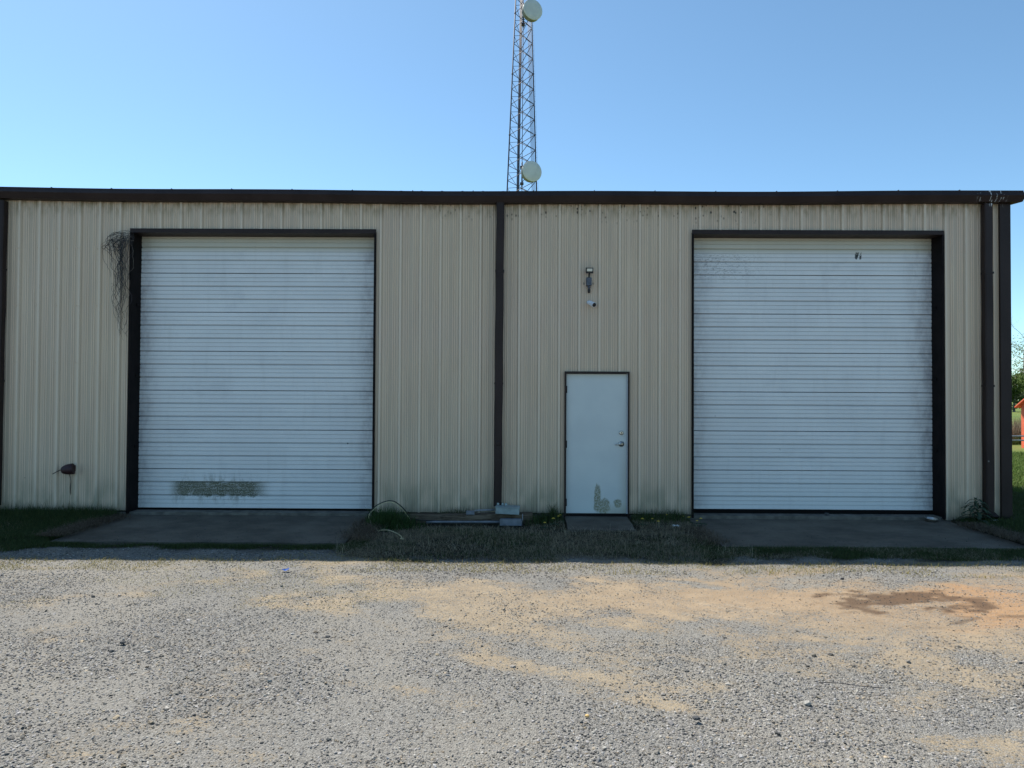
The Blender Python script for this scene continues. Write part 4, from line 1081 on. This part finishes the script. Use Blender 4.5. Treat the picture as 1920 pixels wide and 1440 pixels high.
def crown_leaves(c, rx, ry, rz, n, size, colA, colB, seed, clumps=14):
    rg = np.random.default_rng(seed)
    cc = rg.normal(0, 1, (clumps, 3)); cc /= np.linalg.norm(cc, axis=1)[:, None]; cc *= rg.uniform(.3, .95, (clumps, 1)); cr = rg.uniform(.22, .45, clumps)
    k = rg.integers(0, clumps, n); d = rg.normal(0, 1, (n, 3)); d /= np.linalg.norm(d, axis=1)[:, None]
    p = cc[k]+d*(cr[k]*rg.uniform(.55, 1.05, n))[:, None]
    p = p*np.array([rx, ry, rz])+np.array(c)
    a = rg.normal(0, 1, (n, 3)); a /= np.linalg.norm(a, axis=1)[:, None]; b = np.cross(a, rg.normal(0, 1, (n, 3))); b /= np.linalg.norm(b, axis=1)[:, None]
    s = size*rg.uniform(.6, 1.3, (n, 1))
    V = np.stack([p-a*s, p+b*s*.6, p+a*s, p-b*s*.6], 1).reshape(-1, 3)
    F = (np.array([(0, 1, 2), (0, 2, 3)])[None]+(np.arange(n)*4)[:, None, None]).reshape(-1, 3)
    t = (rg.random(clumps)[k]*.7+rg.random(n)*.3)[:, None]; C = np.array(colA)*(1-t)+np.array(colB)*t
    return V, F, np.repeat(C, 4, 0)
def limbs(m, base, top, r, seed, depth=2, n=5):
    rr = random.Random(seed); b = Vector(base); t = Vector(top)
    pts = [b.lerp(t, k/5)+Vector((rr.gauss(0, .02), rr.gauss(0, .02), 0))*(t-b).length*(1 if 0 < k < 5 else 0) for k in range(6)]
    m.tube(pts, [r*(1-.75*k/5) for k in range(6)], 6 if depth > 1 else 4)
    if depth > 0:
        L = (t-b).length
        for k in range(n):
            f = rr.uniform(.3, .95); p = b.lerp(t, f); d = Vector((rr.gauss(0, 1), rr.gauss(0, 1), rr.uniform(.2, 1.1))).normalized()
            limbs(m, p, p+d*L*rr.uniform(.3, .5), r*(1-.7*f)*.55, rr.random(), depth-1, n)
def tree(x, y, h, w, label, cat, seed, bare=False, cA=(.05, .09, .02), cB=(.12, .17, .045)):
    t = thing('tree' if not bare else 'bare_tree', label, cat, (x, y, -.15))
    m = MB(); limbs(m, (x, y, -.3), (x+.3, y, h*.95 if bare else h*.8), h*(.018 if bare else .028), seed, 3 if bare else 2, 6)
    m.build('trunk', MAT['bark'], t)
    if not bare:
        merge('crown', [crown_leaves((x, y, h*.58), w, w, h*.46, 9000, .16, cA, cB, seed+1, 22)], MAT['leaves'], None, None, parent=t)
    else:
        merge('crown', [crown_leaves((x, y, h*.66), w, w, h*.38, 2200, .10, (.16, .20, .06), (.24, .26, .10), seed+1, 26)], MAT['leaves'], None, None, parent=t)
rowt = [(71.5, 92, 6.4, 4.4, 'rounded green tree beyond the field, just right of the building corner'),
        (78.5, 96, 7.2, 4.6, 'second green tree beyond the field, above the red shed roof'),
        (60.0, 98, 6.8, 4.4, 'green tree beyond the field, hidden behind the building corner'),
        (88.0, 94, 7.4, 4.8, 'third green tree beyond the field, right of the shed roof')]
for i, (x_, y_, h_, w_, lab) in enumerate(rowt): tree(x_, y_, h_, w_, lab, 'tree', 70+i*5)
tree(67.5, 84, 10.5, 4.6, 'taller nearly bare spring tree rising above the green trees at right', 'tree', 99, True)
# far hedge line of woods around the horizon
L = []
rg = np.random.default_rng(5)
for k in range(70):
    a = R(-55+k*2.2)
    rad = rg.uniform(230, 300); cx, cy = math.sin(a)*rad, math.cos(a)*rad
    L.append(crown_leaves((cx, cy, 3.2), 9, 9, 4.5, 420, .9, (.04, .065, .02), (.08, .11, .035), 300+k, 8))
merge('far_woods', L, MAT['leaves'], 'distant belt of low woods on the horizon', 'woods')

# pipe fence and dead brush in front of the trees
fe = thing('pipe_fence', 'low grey pipe fence crossing the grass before the red shed', 'fence', (18, 12.9, -.15))
m = MB()
for z in (.36, .50): m = MB().tube([(9.5, 12.0, z-.0), (16, 12.7, z), (26, 13.7, z+.02)], .022, 8); m.build('rail', MAT['steel'], fe)
for xx in (10.2, 13.4, 15.2, 19.0, 22.9, 25.9): MB().tube([(xx, 12.06+(xx-9.5)*.1, -.2), (xx, 12.06+(xx-9.5)*.1, .66)], .03, 8).build('post', MAT['steel'], fe)
rg = np.random.default_rng(61); n = 26000; x = rg.uniform(9, 30, n); y = rg.uniform(18.3, 21.5, n)
b1 = blades(x, y, .5+.75*rg.random(n), .007, .35, (.12, .095, .06), (.27, .22, .15), 62)
n = 9000; x = rg.uniform(9, 30, n); y = rg.uniform(17.9, 19.0, n)
b2 = blades(x, y, .15+.35*rg.random(n), .010, .6, (.03, .06, .015), (.10, .14, .04), 64)
merge('dry_brush', [b1, b2], MAT['blades'], 'brown dead brush and weeds behind the pipe fence', 'brush')
